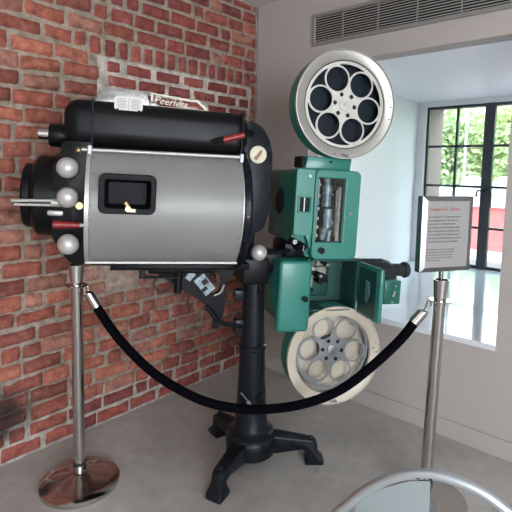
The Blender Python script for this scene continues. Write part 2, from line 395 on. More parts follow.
# brick wall (one mesh: mortar bed and individually laid bricks)
def brick_wall():
    bm = B(); lay = bm.loops.layers.float_color.new('tint')
    Y0 = -3.6
    def paint(faces, col):
        for f in faces:
            for l in f.loops: l[lay] = (*col, 1)
    def nz(y, z, s, a, k=0): return a*mnoise.noise(Vector((y*s, z*s, 3.1+k)))
    def inpatch(y, z): return -1.20 < y < -0.06 and 0.98 < z < 2.035
    def pink(y, z):
        t = (z - (0.86 + 0.05*math.sin(y*5)))
        return -1.35 < y < -0.05 and abs(t) < 0.11
    # mortar bed
    ny, nzc = 150, 110
    g = [[bm.verts.new((-0.014 + nz(i*0.024, j*0.024, 14, 0.008), Y0 + (0-Y0)*i/ny, H*j/nzc)) for j in range(nzc+1)] for i in range(ny+1)]
    for i in range(ny):
        for j in range(nzc):
            f = bm.faces.new((g[i][j], g[i+1][j], g[i+1][j+1], g[i][j+1])); f.material_index = 1
            y = Y0 - Y0*(i+.5)/ny; z = H*(j+.5)/nzc
            if inpatch(y, z) or (abs(y+1.22) < 0.03 and 0.95 < z < 2.05): c = (0.52, 0.46, 0.40)
            elif z < 0.21: c = (0.40, 0.36, 0.31)
            elif pink(y, z): c = (0.42, 0.31, 0.25)
            else: c = (0.31, 0.25, 0.20)
            paint([f], c)
    cnt = 0
    def brick(y0, y1, z0, z1, kind):
        nonlocal cnt
        cnt += 1
        rng = random.Random(cnt*13+5)
        sag = 0.006 if kind == 'old' else 0.002
        z0 += rng.uniform(-sag, sag); z1 += rng.uniform(-sag, sag)
        y0 += rng.uniform(-.005, .005); y1 += rng.uniform(-.007, .007)
        tilt = rng.uniform(-.012, .012) if kind == 'old' else rng.uniform(-.002, .002)
        y1 = min(y1, -0.002)
        if y1-y0 < .02: return
        dep = rng.uniform(0.002, 0.018) if kind == 'old' else rng.uniform(-0.003, 0.002)
        if rng.random() < .05 and kind == 'old': dep -= 0.008
        b = rng.random()
        if kind == 'old': col = [(0.33, 0.105, 0.072), (0.29, 0.088, 0.062), (0.39, 0.135, 0.09), (0.23, 0.075, 0.056), (0.34, 0.15, 0.11)][int(b*5)]
        elif kind == 'new': col = [(0.26, 0.068, 0.055), (0.30, 0.085, 0.066), (0.21, 0.058, 0.050)][int(b*3)]
        else: col = [(0.34, 0.16, 0.12), (0.38, 0.21, 0.165), (0.30, 0.12, 0.09)][int(b*3)]
        k = rng.uniform(.85, 1.15); col = tuple(c*k for c in col)
        amp = 0.0085 if kind == 'old' else 0.004
        na = max(3, int((y1-y0)/0.014)); nb = 6
        V = []
        for i in range(na+1):
            row = []
            for j in range(nb+1):
                s = i/na; t = j/nb
                y = y0+(y1-y0)*s; z = z0+(z1-z0)*t + tilt*(s-.5)
                e = min(s*(y1-y0), (1-s)*(y1-y0), t*(z1-z0), (1-t)*(z1-z0))
                x = dep + nz(y+cnt, z, 22, amp) + nz(y, z, 70, amp*.5)
                if e < 1e-6:
                    x = -0.022
                    y += nz(y, z, 40, 0.005 if kind == 'old' else .002, 5); z += nz(y, z, 40, 0.006 if kind == 'old' else .002, 9)
                elif e < 0.016: x -= 0.004 + (0.003 if kind == 'old' else 0)
                row.append(bm.verts.new((x, min(y, -0.0005), min(max(z, 0.001), H-.001))))
            V.append(row)
        fs = []
        for i in range(na):
            for j in range(nb):
                f = bm.faces.new((V[i][j], V[i+1][j], V[i+1][j+1], V[i][j+1])); f.material_index = 0; fs.append(f)
        paint(fs, col)
    y = -1.29
    while y < -0.06:
        brick(y, y+0.074, 2.042, 2.141, 'new'); y += 0.083
    for ri in range(32):
        z0 = 0.006+ri*0.0825; z1 = min(z0+0.0755, H-.002); zm = (z0+z1)/2
        if z1-z0 < .02: continue
        lim = -1.296 if 1.98 < z0 < 2.14 else (-1.228 if 0.97 < z0 < 1.98 else 0.0)
        spans = [(Y0 - random.uniform(0, .2), lim)]
        if lim < -1: spans.append((-0.058, 0.0))
        for y, yend in spans:
            while y < yend:
                L = 0.205 if random.random() < .75 else 0.100
                if random.random() < .12: L = .15
                yy1 = min(y+L, yend)
                if yy1-y > 0.03:
                    kind = 'pink' if pink((y+yy1)/2, zm) else ('new' if zm < 0.17 else 'old')
                    if zm > 2.12 and y > -1.3: kind = 'new' if random.random() < .75 else 'old'
                    if not (kind == 'pink' and random.random() < .12):
                        brick(y+.003, yy1-.004, z0, z1, kind)
                y += L
    # infilled opening with smaller bricks and white joints
    z = 0.985; k = 0
    while z < 2.0:
        y = -1.195 - (0.09 if k % 2 else 0)
        while y < -0.065:
            a = max(y, -1.197)
            b = min(y+0.19, -0.065)
            if b-a > .03: brick(a+.004, b-.004, z+.001, min(z+0.064, 2.03), 'new')
            y += 0.203
        z += 0.0752; k += 1
    box(bm, -0.3, -0.03, Y0, D+0.0, 0, H, mi=1)
    me = bpy.data.meshes.new('wall_left')
    bm.normal_update(); bm.to_mesh(me); bm.free()
    o = link('wall_left', me, [M['brick'], M['mortar']], smooth=None)
    for p in me.polygons: p.use_smooth = (p.material_index == 0)
    setp(o, kind='structure')
brick_wall()

# plaster wall with the deep window alcove
AX0, AX1, AZ0, AZ1, AXB = 0.471, 1.685, 0.585, 2.135, 0.385
bm = B()
box(bm, 0.0, AX0, 0.0, 0.12, 0, H)
box(bm, AX1, XR+.15, 0.0, 0.12, 0, H)
box(bm, AX0, AX1, 0.0, 0.12, AZ1, H)
box(bm, AX0, AX1, 0.0, 0.12, 0, AZ0-.03)
struct('wall_right', bm, M['wallpaint'])
bm = B()   # reveals and soffit
def quadprism(bm, pts, z0, z1):
    a = [bm.verts.new((p[0], p[1], z0)) for p in pts]; b = [bm.verts.new((p[0], p[1], z1)) for p in pts]
    bm.faces.new(a[::-1]); bm.faces.new(b); n = len(pts)
    for i in range(n): bm.faces.new((a[i], a[(i+1) % n], b[(i+1) % n], b[i]))
quadprism(bm, [(AX0, 0.002), (AXB, D), (AXB-.25, D), (AX0-.2, 0.121), (AX0-.0005, 0.121)], 0.4, H)
quadprism(bm, [(AX1, 0.002), (AX1+.2, 0.121), (AX1+.25, D), (AX1+.03, D)], 0.4, H)
struct('wall_alcove', bm, M['whitepaint'])
bm = B(); quadprism(bm, [(AX0, .1205), (AX1, .1205), (AX1+.04, D), (AXB-.01, D)], AZ1, H-.001); struct('trim_1', bm, M['whitepaint'])
bm = B(); quadprism(bm, [(AX0-.003, -0.022), (AX1+.003, -0.022), (AX1+.003, .01), (AX1+.04, D), (AXB-.01, D), (AX0-.003, .01)], AZ0-.03, AZ0)
struct('trim_2', bm, M['sill'])
bm = B(); box(bm, 0.004, XR, -0.016, 0.0, 0, 0.10, .004, 2); struct('baseboard_right', bm, M['wallpaint'])
# far side of the alcove (wall around the window)
WX0, WX1, WZ0, WZ1 = 0.462, 1.655, 0.60, 2.09
bm = B()
def ring(y0, y1):
    b = B()
    box(b, -.2, WX0-.03, y0, y1, -3, H+.15); box(b, WX1+.03, XR+.15, y0, y1, -3, H+.15)
    box(b, WX0-.03, WX1+.03, y0, y1, WZ1+.03, H+.15); box(b, WX0-.03, WX1+.03, y0, y1, -3, AZ0-.001)
    return b
struct('wall_window', ring(D, D+.1), M['whitepaint'])
struct('wall_outer', ring(D+.1, D+.52), M['tan'])
# closing walls behind the camera
bm = B(); box(bm, -.3, XR+.15, YB-.15, YB, 0, H); struct('wall_back', bm, M['wallpaint'])
bm = B()
box(bm, XR, XR+.15, YB, 0, 0, .5); box(bm, XR, XR+.15, YB, 0, 2.4, H)
ys = [(-5.6, -5.45), (-3.72, -3.62), (-1.85, 0)]  # gaps between these piers are made-up window openings, added for fill light
for a, b in ys: box(bm, XR, XR+.15, a, b, .5, 2.4)
struct('wall_side', bm, M['wallpaint'])
bm = B(); box(bm, -.05, 0.0, YB, -3.6, 0, H); struct('wall_left_plain', bm, M['wallpaint'])

# window
w = empty('window_1', (0.45, D, AZ0)); setp(w, kind='structure')
bm = B()
FY0, FY1 = D+.02, D+.055
def bar(x0, x1, z0, z1, y0=FY0, y1=FY1): box(bm, x0, x1, y0, y1, z0, z1, .003, 1)
bar(WX0, WX1, WZ1-.025, WZ1); bar(WX0, WX1, WZ0-.012, WZ0+.018)
bar(WX0, WX0+.022, WZ0, WZ1); bar(WX1-.022, WX1, WZ0, WZ1)
bar(0.99, 1.075, WZ0, WZ1, D+.005, D+.06)
for x in (0.748, 1.365): bar(x-.011, x+.011, WZ0, WZ1)
for z in (0.965, 1.34, 1.712): bar(WX0, WX1, z-.011, z+.011)
obj('window_frame', bm, M['winframe'], w)
bm = B(); box(bm, WX0+.005, WX1-.005, D+.038, D+.042, WZ0, WZ1); obj('window_pane', bm, M['glass'], w, smooth=None)
bm = B()
box(bm, AXB-.005, WX0-.001, D-.02, D+.10, AZ0, WZ1, .004, 1); box(bm, AXB-.005, WX1+.07, D-.02, D+.10, WZ1-.001, AZ1+.004, .002, 1); box(bm, WX1+.001, WX1+.065, D-.02, D+.10, AZ0, WZ1, .004, 1)
box(bm, WX0-.002, WX1+.002, D+.0, D+.10, AZ0, WZ0-.013, .002, 1)
obj('window_casing', bm, M['whitepaint'], w)
for sx in (-1, 1):
    bm = B(); cx = 1.032
    cyl(bm, (cx+sx*.022, D+.005, 1.30), (cx+sx*.022, D-.03, 1.30), .014, n=14)
    tube(bm, [(cx+sx*.02, D-.03, 1.305), (cx+sx*.05, D-.035, 1.31), (cx+sx*.062, D-.035, 1.28), (cx+sx*.06, D-.035, 1.16 if sx > 0 else 1.25)], .009, 8)
    obj('window_latch', bm, M['winframe'], w)

# air vent grille
v = empty('air_vent', (1.4, 0, 2.258), 0, 'long grey slatted air vent grille high on the plaster wall above the window alcove', 'vent')
VX0, VX1, VZ0, VZ1 = 0.483, 2.6, 2.256, 2.455
bm = B()
box(bm, VX0, VX1, -.014, 0, VZ0, VZ0+.024, .003, 1); box(bm, VX0, VX1, -.014, 0, VZ1-.024, VZ1, .003, 1)
box(bm, VX0, VX0+.024, -.014, 0, VZ0+.02, VZ1-.02, .003, 1); box(bm, VX1-.024, VX1, -.014, 0, VZ0+.02, VZ1-.02, .003, 1)
obj('vent_frame', bm, M['ventframe'], v)
bm = B(); box(bm, VX0+.02, VX1-.02, -.002, 0, VZ0+.02, VZ1-.02); obj('vent_backing', bm, M['dark'], v)
for k in range(10):
    z = VZ0+.033+k*.0148
    bm = B(); box(bm, VX0+.022, VX1-.022, -.012, -.003, z-.0018, z+.0018, rot=Matrix.Rotation(.45, 4, 'X')); obj('slat', bm, M['ventslat'], v)
x = .711
while x < VX1-.05:
    bm = B(); box(bm, x-.003, x+.003, -.0115, -.002, VZ0+.02, VZ1-.02); obj('divider', bm, M['ventframe'], v); x += .236

# ------------------------------------------------------------------ projector
th = math.radians(16); ph = math.radians(2.2)
f2 = Vector((f_.x, f_.y, 0)).normalized(); r2 = Vector((f2.y, -f2.x, 0))
ah = r2*math.cos(th) + f2*math.sin(th)
PX, PY = 0.828, -0.914
a_ = ah*math.cos(ph) - Vector((0, 0, math.sin(ph))); away = Vector((-ah.y, ah.x, 0)); w_ = a_.cross(away)
FM = Matrix(((a_.x, away.x, w_.x, PX), (a_.y, away.y, w_.y, PY), (a_.z, away.z, w_.z, 1.0), (0, 0, 0, 1)))
P = empty('film_projector', (PX, PY, 0), 0, 'large antique film projector, green head with black and grey lamphouse, standing on a black pedestal', 'projector')
SPLIT = {'rivet', 'lid_screw', 'plate_screw', 'hood_band', 'rod_bracket', 'column_bracket', 'cable', 'oil_cup', 'brass_stud', 'trim_screw', 'film_roller', 'roller_cap', 'hinge_rivet', 'sound_plate', 'feed_rod', 'side_lug', 'gate_block', 'knob_cap', 'neck_fitting', 'switch_slot', 'focus_knob', 'switch_box', 'lever_pivot', 'lamp_table', 'toggle_switch', 'gate_roller'}
def islands(bm):
    bm.verts.ensure_lookup_table(); seen = set(); out = []
    for v in bm.verts:
        if v.index in seen: continue
        st = [v]; seen.add(v.index); comp = {v.index}
        while st:
            a = st.pop()
            for e in a.link_edges:
                b = e.other_vert(a)
                if b.index not in seen: seen.add(b.index); comp.add(b.index); st.append(b)
        out.append(comp)
    return out
def part(name, bm, m, parent=P, smooth=35, label=None):
    if name in SPLIT:
        bm.verts.index_update(); comps = islands(bm)
        if len(comps) > 1:
            o = None
            for comp in comps:
                c = bm.copy(); c.verts.ensure_lookup_table()
                bmesh.ops.delete(c, geom=[v for v in c.verts if v.index not in comp], context='VERTS')
                o = obj(name, c, m, parent, FM, smooth)
                if label: o['label'] = label
            bm.free(); return o
    o = obj(name, bm, m, parent, FM, smooth)
    if label: o['label'] = label
    return o

# pedestal (vertical, in world axes about the root)
WF = Matrix.Translation((PX, PY, 0))
bm = B()
lathe(bm, [(0, .05), (.105, .05), (.122, .065), (.125, .10), (.125, .135), (.118, .15), (.112, .157), (.112, .172), (.094, .182), (.084, .20), (.074, .30), (.068, .42), (.0635, .55), (.063, .582), (.069, .588), (.069, .604), (.061, .612), (.055, .75), (.051, .88), (.050, .955), (0, .955)], n=48)
ped = obj('pedestal_column', bm, M['cast'], P, WF, 40)
for ang in (-76, 43, 169):
    bm = B()
    prof = [(.08, .060), (.08, .150), (.13, .148), (.25, .128), (.292, .122), (.312, .108), (.318, .05), (.330, .034), (.345, .022), (.345, .0), (.255, .0), (.258, .022), (.268, .034), (.270, .062), (.24, .075), (.13, .062)]
    poly_prism(bm, prof, -.034, .034, .007, 2)
    for v in bm.verts:      # arm tapers outwards, foot widens
        t = (v.co.x-.08)/.2
        k = 1.25 - .42*max(0, min(1, t))
        if v.co.z < .036 and v.co.x > .25: k = 1.18
        v.co.y *= k
    box(bm, .272, .296, -.012, .012, .118, .132, .004, 1)
    if ang == 43:
        for v in bm.verts: v.co.x *= 1.06
    leg = obj('leg', bm, M['cast'], P, WF @ Matrix.Rotation(math.radians(ang), 4, 'Z'), 40)
# small pointer handle and bracket on column
Rcam = Matrix.Rotation(math.atan2(-f2.y, -f2.x), 4, 'Z')
bm = B(); cyl(bm, (.064, -.012, .345), (.085, -.012, .345), .010, n=12); tube(bm, [(.084, -.05, .395), (.084, .03, .30)], .0035, 8)
obj('clamp_handle', bm, M['dull_alu'], P, WF @ Rcam)
bm = B(); box(bm, -.095, -.045, -.03, .02, -.17, -.12, .006, 2); cyl(bm, (-.085, -.03, -.145), (-.085, -.04, -.145), .01, n=12)
box(bm, -.085, -.04, -.03, .03, -.335, -.265, .006, 2)
part('column_bracket', bm, M['cast'])

# yoke at the top of the pedestal
bm = B()
box(bm, -.075, .055, -.075, .12, -.085, .045, .012, 3)
box(bm, -.115, -.02, -.06, .12, -.01, .17, .01, 2)
box(bm, .03, .16, .0, .14, -.02, .06, .012, 2)
cyl(bm, (-.02, -.03, .085), (-.02, -.13, .085), .02, n=20)
part('head_yoke', bm, M['black'])
bm = B(); ball(bm, (-.028, -.165, .085), .036, 32); part('ball_knob', bm, M['knob'], label='silver ball knob on top of the pedestal')
bm = B(); tube(bm, [(-.02, -.14, .08), (.06, -.14, .082), (.14, -.10, .085)], .0095, 12); part('tilt_rod', bm, M['black_gloss'])
bm = B(); poly_prism(bm, [(0.01, .05), (.15, .09), (.16, .04), (.05, -.04), (.035, -.13), (.01, -.13)], -.06, .02, .006); part('mount_arm', bm, M['black'])

# lamphouse
CZ, RC = .270, .280
def cover_mesh():
    bm = B()
    a0, a1 = -math.asin(.226/RC), math.asin(.226/RC)
    xs = [-.740]; 
    nx, na = 60, 46
    hx0, hx1, hz0, hz1 = -.697, -.503, .262, .392
    g = []
    X = sorted(set([-.740+.605*i/nx for i in range(nx+1)] + [hx0, hx1]))
    A = sorted(set([a0+(a1-a0)*j/na for j in range(na+1)] + [math.asin((hz0-CZ)/RC), math.asin((hz1-CZ)/RC)]))
    g = [[bm.verts.new((x, -RC*math.cos(a), CZ+RC*math.sin(a))) for a in A] for x in X]
    for i in range(len(X)-1):
        for j in range(len(A)-1):
            xm = (X[i]+X[i+1])/2; zm = CZ+RC*math.sin((A[j]+A[j+1])/2)
            if hx0 < xm < hx1 and hz0 < zm < hz1: continue
            bm.faces.new((g[i][j], g[i+1][j], g[i+1][j+1], g[i][j+1]))
    return bm
bm = cover_mesh()
bmesh.ops.solidify(bm, geom=list(bm.faces), thickness=.004)
cover = part('lamphouse_cover', bm, M['steel'], label='curved grey metal side cover')
def czy(z, r=RC): return -math.sqrt(max(r*r-(z-CZ)**2, 0))
bm = B()
box(bm, -.757, -.128, -.186, -.150, .036, .048, .003, 1)
for (x0, x1) in ((-.757, -.741), (-.140, -.132)):
    A = [-math.asin(.23/RC)+2*math.asin(.23/RC)*j/30 for j in range(31)]
    V = [[bm.verts.new((x, -(RC+.002+d)*math.cos(a), CZ+(RC+.002+d)*math.sin(a))) for a in A] for (x, d) in ((x0, 0), (x0, .003), (x1, .003), (x1, 0))]
    for i in range(4):
        for j in range(30): bm.faces.new((V[i][j], V[(i+1) % 4][j], V[(i+1) % 4][j+1], V[i][j+1]))
part('cover_trim', bm, M['trim'], cover)
bm = B()
for x in (-.730, -.148):
    for z in (.07, .11, .16, .22, .28, .34, .40, .46):
        ball(bm, (x, czy(z)-.001, z), .0035, 8)
part('rivet', bm, M['brass'], cover)
# inspection window set into the cover
def rrect(x0, x1, z0, z1, r, n=6): return round_poly([(x0, z0), (x1, z0), (x1, z1), (x0, z1)], r, n)
me = curve_mesh([rrect(-.704, -.498, .254, .400, .026), rrect(-.688, -.512, .270, .384, .016)], .026, .004)
bm = B(); add_me(bm, me, Matrix.Translation((0, -.281, 0)) @ FACE)
win = part('inspection_window', bm, M['pit'], cover)
bm = B()
o_ = rrect(-.690, -.510, .268, .386, .018); i_ = rrect(-.672, -.528, .285, .370, .01)
n = len(o_); A_ = [bm.verts.new((p[0], -.280, p[1])) for p in o_]; B_ = [bm.verts.new((p[0], -.222, p[1])) for p in i_]
for i in range(n): bm.faces.new((A_[i], A_[(i+1) % n], B_[(i+1) % n], B_[i]))
bm.faces.new(B_)
part('window_tray', bm, M['pit'], cover)
bm = B(); cyl(bm, (-.598, -.292, .272), (-.598, -.312, .272), .011, n=16); cyl(bm, (-.609, -.302, .297), (-.592, -.305, .272), .008, n=12); box(bm, -.592, -.568, -.303, -.292, .258, .274, .003, 1)
part('window_latch', bm, M['brass'], cover)

bm = B()
box(bm, -.75, -.10, -.165, .22, .022, .51, .02, 3)
# rounded far side
cyl(bm, (-.74, .12, .27), (-.12, .12, .27), .22, n=40)
body = part('lamphouse_body', bm, M['black'])
bm = B()
box(bm, -.852, -.098, -.178, .178, .505, .690, .062, 7)
part('lamphouse_hood', bm, M['black'])
bm = B()
for x in (-.742, -.135):
    box(bm, x-.004, x+.004, -.1805, .1805, .502, .6925, .062, 7)
part('hood_band', bm, M['black_gloss'])
bm = B()
poly_prism(bm, round_poly([(-.885, .145), (-.83, .055), (-.80, .030), (-.745, .030), (-.745, .52), (-.852, .52), (-.86, .45), (-.885, .43)], [.02, .02, .01, .0, .0, .02, .02, .02]), -.165, .17, .012, 2)
part('lamphouse_rear_plate', bm, M['black'])
bm = B()
lathe(bm, [(0, -1.012), (.10, -1.012), (.128, -1.006), (.134, -.998), (.134, -.975), (.158, -.962), (.168, -.950), (.168, -.86), (.16, -.85), (0, -.85)], LX(0, 0, .292), n=48)
part('rear_drum', bm, M['black'])
# chimney stub on the rear of the hood
bm = B(); lathe(bm, [(0, -.915), (.044, -.915), (.048, -.908), (.048, -.862), (.044, -.845), (0, -.845)], LX(0, -.03, .545), n=32); nut = part('rear_collar', bm, M['black'])
bm = B(); lathe(bm, [(.019, -.958), (.0235, -.956), (.0235, -.914), (.019, -.914)], LX(0, -.03, .548), n=32, closed=True); part('rear_tube', bm, M['chrome'], label='short chrome tube at the rear')
# knobs and rods at the rear
for (x, z) in ((-.826, .415), (-.823, .301), (-.817, .119)):
    bm = B(); ball(bm, (x, -.205, z), .0405, 32, (1, 1, 1)); cyl(bm, (x, -.16, z), (x, -.19, z), .013, n=16)
    part('ball_knob', bm, M['knob'], label='silver ball knob')
bm = B(); cyl(bm, (-.872, -.17, .284), (-1.028, -.165, .279), .0065, n=12); cyl(bm, (-.85, -.17, .267), (-1.018, -.165, .264), .0055, n=12)
cyl(bm, (-.885, -.17, .276), (-.850, -.17, .276), .016, n=16); box(bm, -.90, -.84, -.182, -.158, .225, .247, .008, 2)
part('feed_rod', bm, M['trim'])
bm = B(); cyl(bm, (-.877, -.175, .191), (-.778, -.175, .191), .0165, .0125, n=18); h = part('feed_handle', bm, M['red'], label='dark red handle')
bm = B(); cyl(bm, (-.778, -.175, .191), (-.742, -.175, .191), .0095, n=14); part('handle_shaft', bm, M['trim'], h)
bm = B(); cyl(bm, (-.782, -.16, .268), (-.782, -.178, .268), .0145, n=18); ball(bm, (-.79, -.17, .485), .0125, 14); part('brass_stud', bm, M['brass'])
# long rod along the top of the cover
bm = B(); cyl(bm, (-.778, -.19, .489), (-.135, -.19, .500), .0075, n=14); rod = part('hinge_rod', bm, M['trim'])
bm = B(); box(bm, -.757, -.738, -.200, -.17, .468, .508, .003, 1); box(bm, -.146, -.128, -.200, -.17, .475, .515, .003, 1); part('rod_bracket', bm, M['dull_alu'], rod)
# front flange + nose
bm = B(); lathe(bm, [(0, -.135), (.288, -.135), (.293, -.130), (.293, -.110), (.285, -.10), (0, -.10)], LX(0, 0, CZ-.002), n=64); fl = part('front_flange', bm, M['black_gloss'])
bm = B(); ball(bm, (-.12, czy(.24, .294), .255), .006, 10); part('flange_screw', bm, M['brass'], fl)
bm = B()
poly_prism(bm, round_poly([(-.11, .148), (-.045, .158), (.008, .185), (.030, .27), (.030, .53), (.008, .60), (-.035, .655), (-.11, .668)], [.0, .02, .03, .03, .04, .04, .03, 0]), -.105, .16, .022, 4)
nose = part('lamphouse_nose', bm, M['black_gloss'])
bm = B(); lathe(bm, [(0, 0), (.039, 0), (.039, .004), (.034, .006), (0, .006)], LY(-.040, -.105, .520), n=32); em = part('maker_emblem', bm, M['cream'], nose, label='round cream emblem with brown figure')
bm = B()
add_me(bm, curve_mesh([[(-.016, -.024), (-.006, -.026), (.002, -.012), (.014, .004), (.017, .020), (.008, .018), (.0, .008), (-.010, -.006), (-.020, -.014)]], .002), Matrix.Translation((-.040, -.1135, .521)) @ FACE)
part('emblem_figure', bm, M['brown'], nose)
bm = B(); cyl(bm, (-.225, -.215, .566), (-.137, -.215, .592), .0145, .0125, n=18); lv = part('dowser_lever', bm, M['red'], label='dark red lever handle')
bm = B(); cyl(bm, (-.137, -.215, .592), (-.100, -.200, .603), .011, n=14); ball(bm, (-.104, -.192, .603), .019, 16); cyl(bm, (-.104, -.16, .603), (-.104, -.20, .603), .011, n=12); cyl(bm, (-.225, -.215, .566), (-.262, -.205, .557), .012, .009, n=12)
part('lever_pivot', bm, M['black'], lv)
# chimney casting, plate and nameplate on the hood
bm = B()
poly_prism(bm, round_poly([(-.745, .675), (-.725, .725), (-.695, .748), (-.565, .752), (-.530, .738), (-.520, .675)], [.0, .03, .03, .03, .02, .0]), -.085, .085, .018, 4)
poly_prism(bm, [(-.53, .68), (-.53, .722), (-.49, .715), (-.46, .690), (-.46, .68)], -.06, .06, .006, 2)
ch = part('chimney_casting', bm, M['alu'], label='cast aluminium chimney base')
bm = B()
tm = Matrix.Translation((-.607, -.160, .683)) @ Matrix.Rotation(-.35, 4, 'X') @ FACE
add_me(bm, curve_mesh([rrect(-.055, .055, -.030, .030, .014)], .004), tm)
tag_ = part('instruction_plate', bm, M['paperplate'], ch, label='small white instruction plate')
bm = B()
tm2 = Matrix.Translation((-.607, -.1628, .683)) @ Matrix.Rotation(-.35, 4, 'X') @ FACE
for cx in (-.027, .027):
    for j in range(7):
        wd = .019 if j % 3 else .014
        add_me(bm, curve_mesh([[(cx-wd, .021-j*.0065), (cx+wd, .021-j*.0065), (cx+wd, .0198-j*.0065), (cx-wd, .0198-j*.0065)]], .0006), tm2)
add_me(bm, curve_mesh([[(-.0006, -.024), (.0006, -.024), (.0006, .024), (-.0006, .024)]], .0006), tm2)
part('plate_lettering', bm, M['ink'], ch)
bm = B()
cyl(bm, (-.566, -.168, .655), (-.566, -.173, .655), .006, n=10); cyl(bm, (-.650, -.168, .655), (-.650, -.173, .655), .006, n=10); part('plate_screw', bm, M['black'], ch)
bm = B()
box(bm, -.525, -.262, -.062, -.050, .684, .700, .002, 1)
poly_prism(bm, [(-.515, .695), (-.515, .752), (-.508, .752), (-.508, .695)], -.058, -.054)
poly_prism(bm, [(-.515, .748), (-.515, .753), (-.340, .737), (-.315, .742), (-.262, .697), (-.275, .695), (-.318, .733), (-.342, .731)], -.058, -.054)
add_me(bm, text_mesh('Peerless', .044, .002, 'LEFT', .25, .98), Matrix.Translation((-.503, -.056, .711)) @ Matrix.Rotation(.07, 4, 'Y') @ FACE)
add_me(bm, text_mesh('Magnarc', .018, .002, 'LEFT', .1), Matrix.Translation((-.375, -.0565, .7005)) @ FACE)
part('maker_nameplate', bm, M['plate'], ch)

# table and brackets below the lamphouse
bm = B()
box(bm, -.66, -.06, -.14, .12, .0, .03, .005, 2)
box(bm, -.54, -.515, -.10, -.08, -.045, .0, .003, 1); box(bm, -.54, -.37, -.10, -.08, -.045, -.036, .002, 1)
box(bm, -.50, -.20, -.07, .07, -.03, .005, .006, 2)
part('lamp_table', bm, M['black'])
bm = B(); cyl(bm, (-.367, -.06, -.118), (-.367, -.06, .0), .019, n=20); ball(bm, (-.367, -.078, -.02), .008, 10); part('adjusting_post', bm, M['black'])
hp = [(-.47, -.01), (-.10, -.01), (-.10, -.03), (-.140, -.06), (-.143, -.22), (-.165, -.30), (-.195, -.30), (-.187, -.235), (-.20, -.21), (-.27, -.155), (-.36, -.10), (-.45, -.045)]
hole = [(-.215, -.035), (-.185, -.030), (-.163, -.05), (-.160, -.09), (-.172, -.125), (-.195, -.14), (-.235, -.12), (-.225, -.07)]
bm = B(); add_me(bm, curve_mesh([hp, round_poly(hole, .015)], .018, .002), Matrix.Translation((0, -.02, 0)) @ FACE)
part('support_bracket', bm, M['black'])
bm = B()
Rm = Matrix.Rotation(math.radians(40), 4, 'Y')
box(bm, -.278, -.218, -.075, -.035, -.128, -.032, .004, 1, rot=Matrix.Rotation(math.radians(-40), 4, 'Y'))
box(bm, -.330, -.296, -.065, -.035, -.065, -.02, .004, 1, rot=Matrix.Rotation(math.radians(38), 4, 'Y'))
sw = part('switch_box', bm, M['mech'], label='tilted grey metal switch box')
bm = B()
for dz, hh in ((.014, .012), (-.02, .008)):
    box(bm, -.262, -.234, -.078, -.074, -.08+dz-hh, -.08+dz+hh, rot=Matrix.Rotation(math.radians(-40), 4, 'Y'))
part('switch_slot', bm, M['dark'], sw)
bm = B(); tube(bm, catmull([(-.235, -.04, -.195), (-.218, -.04, -.205), (-.18, -.04, -.250), (-.13, -.035, -.280), (-.03, -.02, -.300)]), .012, 12); part('arm_handle', bm, M['black_gloss'])
bm = B()
tube(bm, catmull([(-.31, -.03, -.11), (-.305, -.03, -.13), (-.315, -.03, -.17), (-.305, -.03, -.225)]), .0045, 8)
tube(bm, catmull([(-.465, -.08, -.04), (-.475, -.08, -.075), (-.45, -.08, -.105), (-.415, -.08, -.10), (-.385, -.07, -.07)]), .004, 8)
part('cable', bm, M['rubber'])
bm = B(); tube(bm, catmull([(-.20, -.06, -.135), (-.17, -.06, -.12), (-.155, -.06, -.085)]), .004, 8); part('conduit', bm, M['trim'])

# green projector head
hx = [(.142, .118), (.142, .465), (.448, .465), (.448, .057), (.215, .057), (.196, .118)]
bm = B(); poly_prism(bm, round_poly(hx, [.015, .02, .02, .02, .01, .01], 3), -.112, .255, .010, 3); head = part('projector_head', bm, M['green'])
bm = B(); lathe(bm, [(0, 0), (.056, 0), (.062, -.003), (.062, -.006), (0, -.006)], LX(.142, .075, .305), n=40); part('light_port', bm, M['dark'], head)
bm = B()
hs = rrect(.156, .212, .270, .342, .003, 2)
pl = rrect(.140, .229, .166, .466, .012, 4)
add_me(bm, curve_mesh([pl, hs], .03, .004), Matrix.Translation((0, -.132, 0)) @ FACE)
add_me(bm, curve_mesh([rrect(.150, .219, .262, .350, .003, 2), hs], .008, .001), Matrix.Translation((0, -.149, 0)) @ FACE)
poly_prism(bm, [(.195, .17), (.231, .21), (.231, .10), (.222, .10)], -.144, -.118, .004)
part('side_panel', bm, M['green'], head)
bm = B(); box(bm, .156, .212, -.135, -.130, .268, .344); part('small_window', bm, M['blueblack'], head)
bm = B(); box(bm, .181, .186, -.142, -.135, .272, .340); cyl(bm, (.2, -.145, .437), (.2, -.152, .437), .007, n=12); part('trim_screw', bm, M['trim'], head)
# main glazed door
bm = B()
dO = rrect(.232, .449, .060, .466, .026, 6); dI = rrect(.2365, .383, .130, .438, .006, 4)
add_me(bm, curve_mesh([dO, dI], .036, .006), Matrix.Translation((0, -.142, 0)) @ FACE)
door = part('head_door', bm, M['green'])
bm = B(); box(bm, .233, .388, -.1205, -.1185, .125, .443); part('door_lining', bm, M['pit'], door)
bm = B()
cyl(bm, (.300, -.124, .30), (.300, -.124, .40), .021, n=20); cyl(bm, (.300, -.124, .40), (.296, -.124, .432), .013, .018, n=16)
cyl(bm, (.306, -.123, .375), (.306, -.123, .385), .023, n=20); box(bm, .275, .330, -.140, -.122, .352, .362, .003, 1)
cyl(bm, (.302, -.140, .29), (.302, -.140, .20), .022, .019, n=20); cyl(bm, (.296, -.123, .20), (.290, -.123, .14), .022, .012, n=16)
cyl(bm, (.325, -.126, .19), (.318, -.126, .135), .011, .014, n=12)
part('lens_barrel', bm, M['mech'], door)
